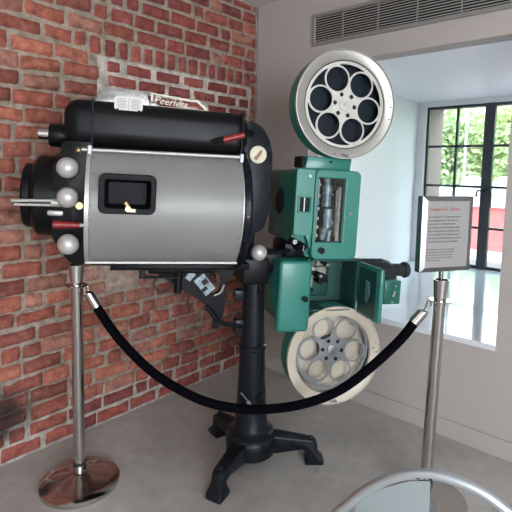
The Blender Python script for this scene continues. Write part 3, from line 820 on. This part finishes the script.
bm = B(); box(bm, .352, .371, -.135, -.122, .135, .395, .003, 1); box(bm, .347, .352, -.13, -.122, .16, .38); cyl(bm, (.361, -.136, .30), (.361, -.140, .30), .005, n=10); part('guide_rail', bm, M['mechcream'], door)
bm = B()
box(bm, .240, .256, -.140, -.122, .33, .425, .003, 1); box(bm, .242, .254, -.138, -.122, .14, .30, .003, 1)
for z in (.165, .205, .245, .29, .35, .40): cyl(bm, (.249, -.150, z), (.249, -.124, z), .0085, n=14)
part('film_gate', bm, M['mechcream'], door)
bm = B(); box(bm, .239, .257, -.142, -.122, .305, .33, .002, 1); cyl(bm, (.318, -.143, .225), (.318, -.13, .225), .018, n=16); part('gate_block', bm, M['mechblue'], door)
bm = B(); box(bm, .262, .386, -.150, -.1485, .128, .440); part('door_glass', bm, M['glass'], door, smooth=None)
bm = B(); cyl(bm, (.271, -.16, .098), (.271, -.178, .098), .014, .015, n=20); part('door_knob', bm, M['black_gloss'], door)
bm = B(); cyl(bm, (.412, -.16, .272), (.412, -.164, .272), .009, n=16); part('door_lock', bm, M['alu'], door)
bm = B()
box(bm, .447, .468, -.10, -.06, .36, .39, .004, 1)
lathe(bm, [(0, .448), (.032, .448), (.034, .452), (.034, .458), (0, .460)], LX(0, -.07, .30), n=24)
part('side_lug', bm, M['green'], head)
bm = B(); cyl(bm, (.448, -.09, .205), (.468, -.09, .205), .007, n=12); cyl(bm, (.466, -.09, .205), (.482, -.09, .205), .014, .017, n=16); part('side_knob', bm, M['black'], head)
bm = B()
for (x, y, z, r) in ((.20, -.08, .476, .007), (.215, -.08, .473, .006), (.165, -.02, .470, .006)): cyl(bm, (x, y, .46), (x, y, z+.006), r, n=10)
tube(bm, [(.145, -.06, .470), (.28, -.06, .472)], .004, 8)
part('oil_cup', bm, M['dull_alu'], head)
# lens focus knobs beneath the side panel
bm = B(); cyl(bm, (.150, -.10, .135), (.150, -.135, .132), .017, n=16); cyl(bm, (.178, -.09, .115), (.188, -.14, .105), .024, n=18); cyl(bm, (.188, -.14, .105), (.190, -.148, .103), .012, n=12)
box(bm, .12, .23, -.09, .1, .05, .12, .01, 2); part('focus_knob', bm, M['black'], head)
bm = B(); cyl(bm, (.150, -.135, .132), (.150, -.140, .132), .011, n=12); box(bm, .187, .193, -.150, -.147, .090, .117); part('knob_cap', bm, M['alu'], head)

# magazine neck
bm = B()
poly_prism(bm, [(.195, .466), (.425, .466), (.432, .53), (.205, .53)], -.095, .06, .004)
box(bm, .20, .43, -.098, .062, .462, .474, .002, 1)
part('magazine_neck', bm, M['green'])
bm = B(); box(bm, .188, .202, -.06, .04, .465, .53, .003, 1); cyl(bm, (.32, -.098, .51), (.32, -.104, .51), .006, n=10); part('neck_fitting', bm, M['black'])

def magazine(cx, cz, R, lidmat, liningmat, name):
    bm = B()
    lathe(bm, [(R-.004, .118), (R, .112), (R, .03), (R-.01, .02), (0, .02), (0, .026), (R-.012, .026), (R-.012, .118)], LY(cx, 0, cz), n=72)
    mg = part(name, bm, M['green'])
    bm = B(); lathe(bm, [(0, .0265), (R-.0125, .0265), (R-.0125, .029), (0, .029)], LY(cx, 0, cz), n=64); part('magazine_lining', bm, liningmat, mg)
    bm = B()
    lathe(bm, [(R+.002, .112), (R+.003, .124), (R+.001, .129), (R-.003, .129), (R-.006, .125), (R-.040, .119), (R-.046, .114), (R-.048, .104), (R-.044, .104), (R-.014, .112)], LY(cx, 0, cz), n=80, closed=True)
    ld = part('magazine_lid', bm, lidmat, mg)
    bm = B()
    for a in (-12, 2, 14, -100):
        for rr in ((R-.016),):
            q = math.radians(a); cyl(bm, (cx+rr*math.cos(q), -.120, cz+rr*math.sin(q)), (cx+rr*math.cos(q), -.126, cz+rr*math.sin(q)), .0035, n=10)
    cyl(bm, (cx+(R-.034)*math.cos(.15), -.126, cz+(R-.034)*math.sin(.15)), (cx+(R-.034)*math.cos(.15), -.130, cz+(R-.034)*math.sin(.15)), .0035, n=10)
    part('lid_screw', bm, M['alu'], mg)
    bm = B(); cyl(bm, (cx, -.025, cz), (cx, -.108, cz), .010, n=16); part('spindle', bm, M['dull_alu'], mg)
    bm = B(); cyl(bm, (cx+.02, -.126, cz-R+.015), (cx+.02, -.140, cz-R+.015), .006, n=12); tube(bm, [(cx+.02, -.138, cz-R+.015), (cx-.012, -.140, cz-R+.02)], .0035, 8); part('lid_catch', bm, M['dull_alu'], mg)
    return mg
magazine(.367, .778, .250, M['lid'], M['blueblack'], 'upper_magazine')
magazine(.400, -.428, .244, M['lidc'], M['lidc'], 'lower_magazine')

def reel_front(R, rc, rh, ang0, ringw, small, tri=True):
    sp = [circ(0, 0, R, 96)]
    for k in range(6):
        a = math.radians(ang0+60*k)
        sp.append(circ(rc*math.cos(a), rc*math.sin(a), rh, 36))
        sp.append(circ(small[0]*math.cos(a), small[0]*math.sin(a), small[1], 14))
        if tri:
            m = a+math.radians(30); ro = R-.012
            rr = rh+ringw
            top = []; bot = []
            for j in range(13):
                q = math.radians(-24+4*j)
                # outer boundary of the ring circles along direction m+q
                def hit(d, cang):
                    cxx, cyy = rc*math.cos(cang), rc*math.sin(cang)
                    b = d[0]*cxx+d[1]*cyy; c = rc*rc-rr*rr; disc = b*b-c
                    return b+math.sqrt(disc) if disc > 0 else None
                d = (math.cos(m+q), math.sin(m+q))
                h1 = hit(d, a); h2 = hit(d, a+math.radians(60))
                hs_ = [h for h in (h1, h2) if h]
                lo = max(hs_) if hs_ else rc*math.cos(math.radians(30))*.9
                lo = max(lo, rc*.84)
                if lo < ro-.004:
                    top.append((ro*d[0], ro*d[1])); bot.append((lo*d[0], lo*d[1]))
            if len(top) > 2: sp.append(top+bot[::-1])
    return sp

def film_reel(label, cx, cz, yf, R, rc, rh, ang0, ringw, small, fm, film, tri=True):
    loc = FM @ Vector((cx, yf+.02, cz))
    r = empty('film_reel', loc, 0, label, 'film reel', 'film reels held in the round magazines')
    bm = B()
    add_me(bm, curve_mesh(reel_front(R, rc, rh, ang0, ringw, small, tri), .003, .0), Matrix.Translation((cx, yf, cz)) @ FACE)
    # raised rims
    t = B(); lathe(t, [(R-.006, -.002), (R-.006, .004), (R+.001, .004), (R+.001, -.002)], LY(cx, yf, cz), n=80, closed=True); merge(bm, t)
    for k in range(6):
        a = math.radians(ang0+60*k); hx_, hz_ = cx+rc*math.cos(a), cz+rc*math.sin(a)
        lathe(bm, [(rh, -.001), (rh, .0035), (rh+ringw*.8, .0035), (rh+ringw*.8, -.001)], LY(hx_, yf, hz_), n=36, closed=True)
    obj('front_flange', bm, fm, r, FM)
    bm = B(); cyl(bm, (cx, yf+.004, cz), (cx, yf+.046, cz), .0635, n=40); obj('reel_hub', bm, M['film'], r, FM)
    bm = B(); lathe(bm, [(.03, -.050), (R, -.050), (R, -.047), (.03, -.047)], LY(cx, yf, cz), n=72, closed=True); obj('back_flange', bm, film, r, FM)
    bm = B(); lathe(bm, [(.006, .001), (.026, .001), (.027, .006), (.020, .009), (.012, .008), (.006, .010)], LY(cx, yf, cz), n=32)
    box(bm, cx-.003, cx+.003, yf-.016, yf-.004, cz-.012, cz+.016, .001, 1, rot=Matrix.Rotation(.5, 4, 'Y')); obj('spindle_cap', bm, fm, r, FM)
    return r
film_reel('off-white film reel with six round holes over dark lining, in the upper magazine', .368, .778, -.105, .1985, .1235, .0560, 52, .0085, (.0505, .0105), M['offwhite'], M['blueblack'])
film_reel('dull grey film reel with six oval holes over cream lining, in the lower magazine', .393, -.405, -.105, .1920, .1180, .0500, -4, .010, (.050, .0100), M['dull_alu'], M['lidc'])

# sound head under the projector head
bm = B()
box(bm, .082, .255, -.125, .22, -.225, .045, .018, 3)
poly_prism(bm, [(.085, -.20), (.25, -.20), (.25, -.285), (.13, -.285)], -.11, .18, .01, 2)
sh = part('sound_head', bm, M['green'])
bm = B(); box(bm, .080, .238, -.162, -.112, -.290, .046, .017, 5); sd = part('sound_head_cover', bm, M['green'], sh)
bm = B(); cyl(bm, (.204, -.16, -.128), (.204, -.180, -.128), .012, .014, n=20); part('cover_knob', bm, M['black_gloss'], sh)
bm = B()
X0, X1, Z0, Z1 = .250, .496, -.205, .050
box(bm, X0, X1, .03, .05, Z0, Z1, .004, 1)
box(bm, X0, X1, -.125, .04, Z0, Z0+.012, .004, 1); box(bm, X0, X1, -.125, .04, Z1-.012, Z1, .004, 1)
box(bm, X1-.012, X1, -.125, .04, Z0, Z1, .004, 1); box(bm, .236, .250, -.11, .04, Z0, Z1, .002, 1)
box(bm, .275, .40, .0, .03, -.165, .030, .012, 3)
box(bm, X0+.02, X1-.02, .05, .18, Z0+.02, Z1, .01, 2)
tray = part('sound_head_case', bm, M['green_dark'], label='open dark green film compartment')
bm = B(); box(bm, .318, .381, -.015, .0, -.005, .040, .004, 1); box(bm, .316, .376, -.012, .0, -.085, -.010, .004, 1); box(bm, .242, .262, -.118, -.095, -.09, -.03, .006, 2); box(bm, .243, .27, -.118, -.10, -.005, .012, .002, 1, rot=Matrix.Rotation(.6, 4, 'Y')); part('sound_plate', bm, M['mechcream'], tray)
bm = B()
cyl(bm, (.348, -.015, .018), (.348, -.05, .018), .012, n=18); cyl(bm, (.366, -.015, .004), (.366, -.04, .004), .010, n=18)
cyl(bm, (.322, -.010, -.045), (.322, -.065, -.045), .016, n=20); cyl(bm, (.346, -.010, -.055), (.346, -.06, -.055), .017, n=20); cyl(bm, (.326, -.010, -.075), (.326, -.06, -.075), .013, n=18); box(bm, .316, .376, -.05, -.02, -.082, -.070, .002, 1)
cyl(bm, (.262, -.11, -.102), (.262, -.05, -.102), .012, n=14); cyl(bm, (.262, -.11, -.018), (.262, -.05, -.018), .012, n=14); tube(bm, [(.258, -.10, -.01), (.326, -.05, -.05)], .003, 8)
part('film_roller', bm, M['pit'], tray)
bm = B(); cyl(bm, (.324, -.066, -.045), (.324, -.070, -.045), .008, n=14); cyl(bm, (.366, -.041, .004), (.366, -.044, .004), .007, n=14); cyl(bm, (.395, .0, -.0), (.395, -.006, -.0), .005, n=10); cyl(bm, (.371, -.02, -.078), (.391, -.02, -.078), .004, n=10)
cyl(bm, (.262, -.10, .0), (.305, -.04, -.005), .009, n=12)
part('roller_cap', bm, M['mech'], tray)
# opened compartment door
bm = B()
box(bm, .492, .514, -.318, -.128, -.212, .040, .009, 3)
for v in bm.verts: v.co.x += (-v.co.y-.128)*.05
dr = part('compartment_door', bm, M['green'])
bm = B(); box(bm, .4885, .493, -.292, -.150, -.195, .020, .0, 1)
for v in bm.verts: v.co.x += (-v.co.y-.128)*.05
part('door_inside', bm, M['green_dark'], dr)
bm = B()
poly_prism(bm, [(-.028, .04), (.02, .05), (.028, .0), (.02, -.045), (-.012, -.055), (-.028, -.02)], -.0015, .0015)
bm.transform(Matrix.Translation((.4935, -.215, -.080)) @ Matrix.Rotation(PI/2-.05, 4, 'Z'))
part('door_label', bm, M['mechblue'], dr, label='blue threading diagram label')
bm = B()
for z in (.025, -.02, -.065, -.11, -.155, -.19): ball(bm, (.490, -.128, z), .004, 8)
part('hinge_rivet', bm, M['alu'], dr)

# drive motor
bm = B()
lathe(bm, [(0, .545), (.085, .545), (.108, .556), (.114, .575), (.114, .735), (.106, .765), (.075, .782), (0, .782)], LX(0, .06, -.095), n=44)
for k_ in range(9):
    a_k = math.radians(-80+20*k_)
    box(bm, .61, .72, .06-.1155*math.cos(a_k)-.003, .06-.1155*math.cos(a_k)+.003, -.095+.1155*math.sin(a_k)-.003, -.095+.1155*math.sin(a_k)+.003)
cyl(bm, (.775, .03, -.035), (.85, .03, -.035), .034, n=24); lathe(bm, [(0, .845), (.040, .845), (.043, .852), (.040, .868), (0, .872)], LX(0, .03, -.035), n=28)
box(bm, .48, .57, .02, .14, -.18, -.02, .01, 2)
box(bm, .60, .625, -.02, .10, -.215, -.18, .004, 1); box(bm, .59, .64, -.04, -.005, -.222, -.212, .003, 1)
mo = part('drive_motor', bm, M['motor'])
bm = B(); box(bm, .652, .747, -.115, -.030, -.182, -.060, .007, 2); part('motor_box', bm, M['green'], mo, label='green switch box on the motor')
bm = B(); box(bm, .702, .712, -.121, -.114, -.142, -.112, .002, 1, rot=Matrix.Rotation(.25, 4, 'Y')); cyl(bm, (.715, -.114, -.088), (.715, -.118, -.088), .004, n=8); cyl(bm, (.70, -.114, -.17), (.70, -.118, -.17), .004, n=8)
part('toggle_switch', bm, M['cream'], mo)

# ------------------------------------------------------------------ stanchions, rope, sign
SL = Vector((.374, -1.580, 0)); SR = Vector((1.600, -.575, 0))
def stanchion(loc, label, hgt, lean=0.0):
    s = empty('stanchion', loc, 0, label, 'stanchion', 'polished barrier posts in front of the projector')
    Fm = Matrix.Translation(loc) @ Matrix.Rotation(lean, 4, -f2)
    bm = B(); lathe(bm, [(0, .0), (.172, .0), (.176, .004), (.176, .018), (.170, .023), (.13, .034), (.08, .046), (.04, .056), (.028, .062), (0, .062)], n=72); base = obj('base', bm, M['chrome'], s, Fm, 30)
    bm = B(); lathe(bm, [(0, .05), (.025, .05), (.0255, .06), (.0255, .095), (.0252, hgt-.085), (.0265, hgt-.08), (.0268, hgt-.07), (.032, hgt-.004), (.0325, hgt), (.028, hgt), (.027, hgt-.04), (0, hgt-.04)], n=40); obj('pole', bm, M['chrome'], s, Fm, 30)
    bm = B(); lathe(bm, [(.0255, .098), (.0285, .098), (.0285, .108), (.0255, .108)], n=40, closed=True); obj('collar_gasket', bm, M['rubber'], s, Fm, 30)
    bm = B(); lathe(bm, [(.0255, .070), (.030, .070), (.030, .096), (.0255, .096)], n=40, closed=True); obj('pole_collar', bm, M['chrome'], s, Fm, 30)
    zr = hgt-.095
    bm = B(); lathe(bm, [(.0255, zr-.002), (.030, zr-.003), (.046, zr), (.048, zr+.003), (.046, zr+.006), (.030, zr+.006), (.0255, zr+.006)], n=48, closed=True); obj('rope_ring', bm, M['chrome'], s, Fm, 30)
    return zr
zr1 = stanchion(SL, 'polished steel rope stanchion below the grey lamphouse, standing beside the brick wall', 1.022)
zr2 = stanchion(SR - r2*.020, 'polished steel rope stanchion with a framed sign on top, beside the window alcove', 1.003, -.020)
dR = (SR-SL).normalized()
A0 = SL + dR*.05 + Vector((0, 0, zr1-.01)); A1 = SR - dR*.05 + Vector((0, 0, zr2-.01))
def rp(s, z): return SL + dR*s + Vector((0, 0, z))
pts = [rp(.068, .872), rp(.104, .811), rp(.193, .687), rp(.328, .553), rp(.464, .466), rp(.599, .411), rp(.756, .389), rp(.912, .401), rp(1.044, .434), rp(1.174, .495), rp(1.30, .60), rp(1.424, .731), rp(1.490, .825)]
rope = empty('barrier_rope', rp(.8, .36), 0, 'black velvet rope hanging in a deep curve between the two posts', 'rope')
bm = B(); tube(bm, catmull(pts, 6), .0205, 20); obj('velvet_rope', bm, M['velvet'], rope)
for (a, b, c) in ((rp(.055, .893), rp(.090, .833), A0), (rp(1.515, .858), rp(1.478, .810), A1)):
    bm = B(); cyl(bm, b, a, .0235, .0215, n=24); ball(bm, a, .0215, 20, (1, 1, .6)); obj('rope_end_cap', bm, M['chrome'], rope)
    sgn = 1 if c is A0 else -1
    d = (c-a)
    bm = B(); tube(bm, catmull([a, a.lerp(c, .5), c+Vector((0, 0, .012)), c-dR*.012*sgn+Vector((0, 0, .004)), c-dR*.012*sgn-Vector((0, 0, .012))]), .0038, 10); cyl(bm, a-(d*.1), a.lerp(c, .25), .008, n=12); obj('snap_hook', bm, M['chrome'], rope)

ths = math.radians(18); ahs = r2*math.cos(ths)+f2*math.sin(ths); aws = Vector((-ahs.y, ahs.x, 0))
sc = SR + ahs*.006
SF = Matrix(((ahs.x, aws.x, 0, sc.x), (ahs.y, aws.y, 0, sc.y), (0, 0, 1, 0), (0, 0, 0, 1)))
sg = empty('information_sign', (sc.x, sc.y, 1.0), 0, 'framed paper sign with a red heading, mounted on top of the right-hand post', 'sign')
w2, z0, z1 = .128, 1.040, 1.358
bm = B()
# bevelled frame members
def member(p, q, pi, qi):
    y0, ym, yb = -.018, -.010, .022
    V = [bm.verts.new((p[0], ym, p[1])), bm.verts.new((q[0], ym, q[1])), bm.verts.new((qi[0], y0, qi[1])), bm.verts.new((pi[0], y0, pi[1])),
         bm.verts.new((p[0], yb, p[1])), bm.verts.new((q[0], yb, q[1])), bm.verts.new((qi[0], -.011, qi[1])), bm.verts.new((pi[0], -.011, pi[1]))]
    bm.faces.new(V[0:4]); bm.faces.new((V[0], V[1], V[5], V[4])); bm.faces.new((V[3], V[2], V[6], V[7]))
k = .019
O4 = [(-w2, z0), (w2, z0), (w2, z1), (-w2, z1)]; I4 = [(-w2+k, z0+k), (w2-k, z0+k), (w2-k, z1-k), (-w2+k, z1-k)]
for i in range(4): member(O4[i], O4[(i+1) % 4], I4[i], I4[(i+1) % 4])
bm.faces.new([bm.verts.new((p[0], .022, p[1])) for p in O4])
obj('sign_frame', bm, M['satin'], sg, SF, 20)
bm = B(); box(bm, -w2+k-.002, w2-k+.002, -.0125, -.0105, z0+k-.002, z1-k+.002); paper = obj('sign_paper', bm, M['paper'], sg, SF)
bm = B(); add_me(bm, text_mesh('Simplex X-L 35mm', .0195, .0003), Matrix.Translation((-.096, -.0132, 1.2985)) @ FACE); obj('sign_heading', bm, M['redink'], sg, SF, None)
body_t = ['The Simplex X-L 35mm projector', 'was introduced in 1949 and is a', 'favorite for its long life. Built', 'for theaters and screening rooms', 'that used carbon arc lamphouses', 'to project film. The Simplex head', 'was used in movie theaters around', 'the country for several decades.']
bm = B()
for i, s in enumerate(body_t): add_me(bm, text_mesh(s, .0118, .0002), Matrix.Translation((-.098, -.0132, 1.2690-i*.0148)) @ FACE)
foot_t = ['The lamphouse produced a bright light', 'by burning two carbon rods, and a lens', 'carried the picture from the booth to', 'the screen at the front of the theater', 'on two reels of film.']
for i, s in enumerate(foot_t): add_me(bm, text_mesh(s, .0088, .0002), Matrix.Translation((-.100, -.0132, 1.1330-i*.0115)) @ FACE)
obj('sign_text', bm, M['ink'], sg, SF, None)
bm = B(); cyl(bm, (-.006, 0.004, .965), (-.006, .004, 1.045), .010, n=20); obj('sign_stem', bm, M['satin'], sg, SF)

# ------------------------------------------------------------------ chair in the foreground
pk = Vector((1.9554, -1.6239, 0))
q_ = math.radians(25); cdir = r2*math.sin(q_)+f2*math.cos(q_); ce = r2*math.cos(q_)-f2*math.sin(q_)
CF = Matrix(((ce.x, cdir.x, 0, pk.x), (ce.y, cdir.y, 0, pk.y), (0, 0, 1, 0), (0, 0, 0, 1)))
ch = empty('chair', (pk.x, pk.y, 0), 0, 'brushed aluminium chair with a curved tube back and flat panel, in the foreground', 'chair')
def cpart(name, bm, m, label=None):
    o = obj(name, bm, m, ch, CF, 40)
    if label: o['label'] = label
    return o
hoop = [(-.200, -.03, .44), (-.208, -.02, .54), (-.195, -.008, .63), (-.168, 0, .669), (-.152, 0, .689), (-.121, 0, .727), (-.080, 0, .766), (-.041, 0, .794), (0, 0, .811), (.039, 0, .819), (.088, 0, .816), (.125, 0, .806), (.153, 0, .792), (.171, 0, .780), (.215, 0, .742), (.262, 0, .685), (.298, -.008, .61), (.310, -.02, .54), (.308, -.03, .44)]
bm = B(); tube(bm, catmull(hoop, 6), .0110, 20); cpart('back_tube', bm, M['chairalu'])
for (sx_, sz_, l_) in ((-.003, .8065, .006), (.010, .8095, .002), (.022, .812, .004)):
    bm = B(); ball(bm, (sx_, -.0098, sz_), 1, 10, (l_, .0015, .0016)); cpart('scuff_mark', bm, M['pit'])
bm = B()
top = [(-.134, .690), (-.121, .712), (-.095, .738), (-.071, .758), (-.045, .775), (-.02, .789), (.005, .798), (.022, .802)]
n_ = 8
g = [[None]*(n_+1) for _ in top]
for i, (x, zt) in enumerate(top):
    for j in range(n_+1):
        z = zt + (.44-zt)*j/n_
        xx = x + (.01 if x < 0 else .04)*j/n_*abs(x)/.13
        y = -.002 - .016*math.sin(PI*j/n_)
        g[i][j] = bm.verts.new((xx, y, z))
for i in range(len(top)-1):
    for j in range(n_): bm.faces.new((g[i][j], g[i+1][j], g[i+1][j+1], g[i][j+1]))
bmesh.ops.solidify(bm, geom=list(bm.faces), thickness=.004)
cpart('back_panel', bm, M['panel'], 'flat pale aluminium back panel')
bm = B(); poly_prism(bm, rrect(-.165, .275, -.02, .40, .05, 6), -.0, .016, .004, 2)
bm.transform(Matrix(((1, 0, 0, 0), (0, 0, 1, 0), (0, 1, 0, .43), (0, 0, 0, 1))))
cpart('seat', bm, M['panel'])
for (x0, y0, x1, y1) in ((-.20, -.03, -.215, -.09), (.308, -.03, .32, -.09), (-.14, .36, -.16, .385), (.25, .36, .27, .385)):
    bm = B(); tube(bm, [(x0, y0, .445), (x1, y1, .0)], .0115, 16); cpart('leg', bm, M['chairalu'])
bm = B(); tube(bm, [(-.20, -.03, .425), (-.14, .36, .425), (.25, .36, .425), (.308, -.03, .425)], .009, 12); cpart('seat_rail', bm, M['chairalu'])

# ------------------------------------------------------------------ fill lamps added behind the camera, out of view
def area(name, loc, rot, size, sizey, power, col):
    l = bpy.data.lights.new(name, 'AREA'); l.shape = 'RECTANGLE'; l.size = size; l.size_y = sizey; l.energy = power; l.color = col
    o = bpy.data.objects.new(name, l); C.objects.link(o); o.location = loc; o.rotation_euler = rot; return o
for (x, y, lb) in ((1.6, -4.3, 'added flat square fill lamp, unseen behind the camera, nearer the brick wall'), (3.9, -3.4, 'added flat square fill lamp, unseen behind the camera, nearer the side openings')):
    lt = empty('fill_lamp', (x, y, H), 0, lb, 'lamp', 'added fill lamps behind the camera')
    bm = B(); box(bm, x-.62, x+.62, y-.62, y+.62, H-.05, H-.001, .01, 2); obj('fill_lamp_housing', bm, M['fill_lamp_metal'], lt)
    area('fill_light', (x, y, H-.06), (0, 0, 0), 1.2, 1.2, 11, (1.0, .93, .86))
# added fill panels at the made-up side windows, and daylight at the alcove window
area('side_fill', (XR-.02, -4.58, 1.45), (0, PI/2, 0), 1.9, 1.7, 47, (0.92, .95, 1))
area('side_fill', (XR-.02, -2.74, 1.45), (0, PI/2, 0), 1.9, 1.7, 47, (0.92, .95, 1))
#area('window_daylight', ((WX0+WX1)/2, D+.35, 1.36), (-PI/2, 0, 0), 1.2, 1.5, 60, (0.78, .89, 1))

# ------------------------------------------------------------------ outside
bm = B(); box(bm, -40, 40, D+.3, 60, -3.3, -3.0); setp(obj('ground', bm, M['asphalt'], smooth=None), kind='structure')
bm = B()
gx, gy = 50, 20
hv = [[bm.verts.new((-45+90*i/gx, 20+22*j/gy, -3+11*math.sin(PI/2*j/gy)+1.6*mnoise.noise(Vector((i*.35, j*.4, 0))))) for j in range(gy+1)] for i in range(gx+1)]
for i in range(gx):
    for j in range(gy): bm.faces.new((hv[i][j], hv[i+1][j], hv[i+1][j+1], hv[i][j+1]))
setp(obj('hillside', bm, M['grass'], smooth=60), kind='structure')
rb = empty('shop_building', (-1, 8.5, -3), 0, 'low red building with a white roof edge, seen through the window', 'building')
bm = B(); box(bm, -5, 2.5, 8, 11, -3, .78); obj('wall', bm, M['redwall'], rb)
bm = B(); box(bm, -5.1, 2.6, 7.9, 11.1, .78, 1.12); obj('roof', bm, M['roofwhite'], rb)
bm = B(); box(bm, -4.8, 2.3, 7.95, 8.0, -2.9, -.15); obj('shop_front', bm, M['palewall'], rb)
for x in (-1.35, -.72, -.1, .6):
    bm = B(); box(bm, x-.16, x+.16, 7.93, 7.95, -2.4, -.35, .01, 1); obj('shop_window', bm, M['mechblue'], rb)
for i, x in enumerate((-1.25, -.55)):
    bm = B(); lathe(bm, [(0, 0), (.27, 0), (.27, .16), (.22, .24), (.1, .30), (0, .31)], Matrix.Translation((x, 9, 1.12)), n=24)
    setp(obj('roof_vent', bm, M['roofwhite']), ('left' if i == 0 else 'right') + '-hand of the two white domed vents on the red building roof', 'roof vent', 'domed vents on the low roof')
bm = B(); cyl(bm, (-1.95, 10.5, 1.12), (-1.95, 10.5, 3.6), .028, n=10); box(bm, -2.2, -1.7, 10.47, 10.53, 3.2, 3.26)
setp(obj('utility_pole', bm, M['roofwhite']), 'thin pale pole standing on the low red building', 'pole')
def tree(x, y, zc, R, h, lm, label):
    t = empty('tree', (x, y, -3), 0, label, 'tree', 'trees on the slope beyond the window')
    bm = B(); tube(bm, catmull([(x, y, -3), (x+.1, y, -.5), (x-.1, y+.1, zc)]), .14, 8)
    rng = random.Random(int(x*100+y))
    for _ in range(7):
        e = Vector((x+rng.uniform(-R, R)*.8, y+rng.uniform(-R, R)*.6, zc+rng.uniform(-.2, .8)*h))
        tube(bm, [(x, y, zc-h*.5), e], .035, 6)
    obj('trunk', bm, M['bark'], t)
    bm = B()
    cl = [(Vector((x+rng.gauss(0, .45)*R, y+rng.gauss(0, .4)*R, zc+rng.gauss(0, .42)*h)), rng.uniform(.3, .6)*R*.6) for _ in range(34)]
    for i in range(6500):
        c, r = rng.choice(cl)
        d = Vector((rng.gauss(0, 1), rng.gauss(0, 1), rng.gauss(0, 1))).normalized()*r*rng.uniform(.6, 1.05)
        p = c+d; s = rng.uniform(.06, .13)
        a = Vector((rng.gauss(0, 1), rng.gauss(0, 1), rng.gauss(0, 1))).normalized(); b = a.orthogonal().normalized()
        vs = [bm.verts.new(p+a*s), bm.verts.new(p+b*s*.6), bm.verts.new(p-a*s), bm.verts.new(p-b*s*.6)]
        bm.faces.new(vs)
    obj('crown', bm, lm, t, smooth=None)
tree(-3.9, 13.2, 2.2, 1.7, 1.3, M['leaf2'], 'mid green leafy tree beyond the window, leftmost in the window')
tree(-2.2, 14.5, 2.5, 1.8, 1.5, M['leaf1'], 'yellow-green tree beyond the window, behind the thin pole')
tree(-.4, 12.6, 2.2, 1.4, 1.2, M['leaf2'], 'mid green tree beyond the window, just right of the centre mullion')
tree(1.6, 15.0, 2.5, 1.9, 1.4, M['leaf3'], 'pale green tree beyond the window, behind the right-hand panes')
tree(-7.2, 17.0, 2.6, 2.0, 1.6, M['leaf3'], 'pale green tree far off at the left')
tree(-4.6, 21, 3.2, 2.8, 1.7, M['leaf3'], 'pale green tree high on the slope, behind the yellow-green tree')
tree(-.8, 19.5, 3.0, 2.6, 1.7, M['leaf1'], 'yellow-green tree high on the slope, behind the right-hand trees')

sun = bpy.data.lights.new('sun', 'SUN'); sun.energy = 3.0; sun.angle = .02; sun.color = (1, .96, .88)
so = bpy.data.objects.new('sun', sun); C.objects.link(so); so.rotation_euler = Vector((-.25, .75, -.75)).to_track_quat('-Z', 'Y').to_euler()

# ------------------------------------------------------------------ world
wd = bpy.data.worlds.new('World'); bpy.context.scene.world = wd; wd.use_nodes = True
nt = wd.node_tree; bg = nt.nodes['Background']
g = nt.nodes.new('ShaderNodeTexCoord'); s_ = nt.nodes.new('ShaderNodeSeparateXYZ'); nt.links.new(g.outputs['Generated'], s_.inputs[0])
rmp = nt.nodes.new('ShaderNodeValToRGB'); nt.links.new(s_.outputs['Z'], rmp.inputs[0])
rmp.color_ramp.elements[0].position = 0.0; rmp.color_ramp.elements[0].color = (.89, .95, 1, 1)
rmp.color_ramp.elements[1].position = 0.6; rmp.color_ramp.elements[1].color = (.64, .81, 1, 1)
nt.links.new(rmp.outputs[0], bg.inputs['Color']); bg.inputs['Strength'].default_value = 11

sc_ = bpy.context.scene
sc_.view_settings.view_transform = 'Standard'; sc_.view_settings.look = 'None'; sc_.view_settings.gamma = 1.0
sc_.view_settings.use_curve_mapping = False; sc_.view_settings.exposure = 0.0
